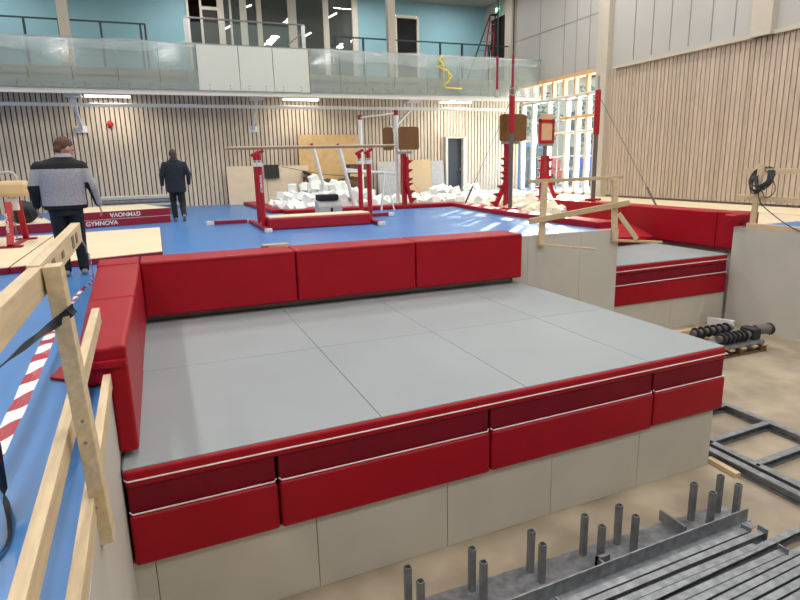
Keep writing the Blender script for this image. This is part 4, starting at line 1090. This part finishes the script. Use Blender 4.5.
    for s in (-1,1):
        hip = V((.09*s,0,.90)); kn = V(legs[s][0]); an = V(legs[s][1])
        b.caps(hip,kn,.112,.08); b.caps(kn,an+V((0,-.005,.0)),.076,.064)
        md = kn.lerp(an,.75); b.ball(md,(.068,.074,.06),10); b.ball(an+V((0,-.01,.03)),(.068,.076,.035),10)
    remesh(b,.008,'trousers',[trousers],t,(0,0,0),3)
    # ---- shoes
    for s in (-1,1):
        an = V(legs[s][1]); b = MB()
        tilt = legs[s][2]
        R_ = Euler((tilt,0,0)).to_matrix()
        for q,rad in (((0,-.035,-.045),(.042,.055,.05)),((0,.05,-.058),(.046,.075,.038)),((0,.13,-.064),(.046,.065,.03))):
            b.ball(an+R_@V(q),rad,12,(tilt,0,0))
        remesh(b,.006,'shoe',[shoe],t,(0,0,0),3)
    # ---- jacket
    b = MB()
    k = bulk
    b.loft([(0,0,hem,.182*k,.150),(0,0,hem+.05,.20*k,.158),(0,0,1.05,.198*k,.150),(0,-.005,1.22,.205*k,.155),(0,-.008,1.34,.215*k,.148),(0,-.004,1.445,.205*k,.130),(hx*.2,0,1.495,.15*k,.108),(hx*.6,.005,1.535,.105,.10),(hx*.85,.016,1.575,.09,.092)],28)
    b.ball((0,-.0,hem+.02),(.186*k,.150,.035),16)
    for s in (-1,1):
        sh = V(((shx-.005)*s,-.003,shz-.035)); el = V(arms[s][0]); wr = V(arms[s][1])
        b.caps(sh,el,.084,.068); b.caps(el,el.lerp(wr,.93),.064,.047); b.ball(el.lerp(wr,.9),.05,10)
        b.ball(el.lerp(wr,.15)+V((0,-.01,0)),.062,10)
    if hood:
        b.ball((0,-.055,1.50),(.115,.075,.055),14); b.ball((0,-.08,1.46),(.085,.05,.06),12)
    remesh(b,.008,'jacket',jacket,t,(0,0,0),9,paint)
    t.location = loc; t.rotation_euler = (0,0,heading); t.scale = (scale,)*3
    return t
def paint1(c):
    if 1.385 < c.z < 1.535: return 1
    if c.z >= 1.535: return 0
    if c.z < .935 and abs(c.x) < .27: return 1
    if c.x < -.255 and c.z < 1.19: return 1
    if c.x > .25 and c.z < 1.21 and c.x < .30+(1.21-c.z)*.22: return 1
    return 0
person('man in grey jacket with black shoulders, seen from behind beyond the guard rail',(-1.13,8.75,0),-.95,-.38,
  {-1:((-.105,.03,.49),(-.10,.06,.09),0),1:((.105,.06,.49),(.11,.10,.09),0)},
  {-1:((-.325,-.02,1.16),(-.32,.08,.92)),1:((.335,-.02,1.16),(.385,.03,.92))},
  [M['melange'],M['cloth_black']],paint1,M['cloth_black'],M['shoe'],M['hair'],1.0,.10,False,1.32,.24,1.14,.075)
person('man in black hooded jacket, walking away before the far slat wall',(.45,16.9,0),.05,-.06,
  {-1:((-.095,.10,.50),(-.09,.02,.10),0),1:((.10,.02,.48),(.10,-.24,.16),-.6)},
  {-1:((-.315,-.02,1.16),(-.325,.05,.91)),1:((.315,-.05,1.17),(.31,.02,.92))},
  [M['cloth_navy']],None,M['cloth_black'],M['shoe'],M['hair_d'],1.04,.05,True,1.20,.23,1.14,0.,.72)

# ------------------------------------------------------------------ light
W = bpy.data.worlds.new('sky'); SC.world = W; W.use_nodes = True
nt = W.node_tree; bg = nt.nodes['Background']
sky = nt.nodes.new('ShaderNodeTexSky'); sky.sky_type='NISHITA'; sky.sun_disc=False
sky.sun_elevation = math.radians(25); sky.sun_rotation = math.radians(40); sky.air_density=1.2; sky.dust_density=2
nt.links.new(sky.outputs['Color'],bg.inputs['Color']); bg.inputs['Strength'].default_value = .6
def area(name,loc,rot,size,power,col=(1,1,1)):
    l = bpy.data.lights.new(name,'AREA'); l.shape='RECTANGLE'; l.size,l.size_y = size; l.energy=power; l.color=col
    o = bpy.data.objects.new(name,l); COL.objects.link(o); o.location=loc; o.rotation_euler=rot; return o
for x in (-5,1.5,8,13):
    for y in (-3,4,11,17.5):
        area('hall_light',(x,y,9.5),(0,0,0),(.5,3.0),205,(1,.97,.93))
for x in (-5,2,9,13): area('gallery_light',(x,24.6,8.4),(0,0,0),(1.3,.12),60,(1,.98,.95))
for x in (-1.2,5.2,11.7,-7.5): area('soffit_light',(x,22.6,3.70),(.1,0,0),(1.2,.15),20,(1,.94,.84))
area('window_daylight',(15.6,20.8,2.4),(0,PI/2,0),(4.2,4.8),420,(.86,.93,1))
s = bpy.data.lights.new('sun','SUN'); s.energy = 12; s.angle = .009; s.color=(1,.97,.92)
so = bpy.data.objects.new('sun',s); COL.objects.link(so)
so.rotation_euler = Vector((-8.4,-9.3,-3.9)).to_track_quat('-Z','Y').to_euler()

# ------------------------------------------------------------------ camera
f,pitch,yaw,roll = 589.117,.22713,.379186,-.0238969
sy,cy,sp,cp = math.sin(yaw),math.cos(yaw),math.sin(pitch),math.cos(pitch)
fw = Vector((sy*cp,cy*cp,-sp)); ri = Vector((cy,-sy,0)); up = ri.cross(fw)
R2 = ri*math.cos(roll)+up*math.sin(roll); U2 = up*math.cos(roll)-ri*math.sin(roll)
cam = bpy.data.cameras.new('camera'); co = bpy.data.objects.new('camera',cam); COL.objects.link(co)
cam.sensor_width = 36; cam.lens = f*36/800; cam.clip_start=.05; cam.clip_end=500
co.matrix_world = Matrix(((R2.x,U2.x,-fw.x,0),(R2.y,U2.y,-fw.y,0),(R2.z,U2.z,-fw.z,1.35),(0,0,0,1)))
SC.camera = co
for o in bpy.data.objects:
    if '_o' in o: del o['_o']
vs = SC.view_settings
vs.view_transform='Standard'; vs.look='None'; vs.gamma=1; vs.use_curve_mapping=False; vs.exposure=.32
SC.cycles.use_denoising = True
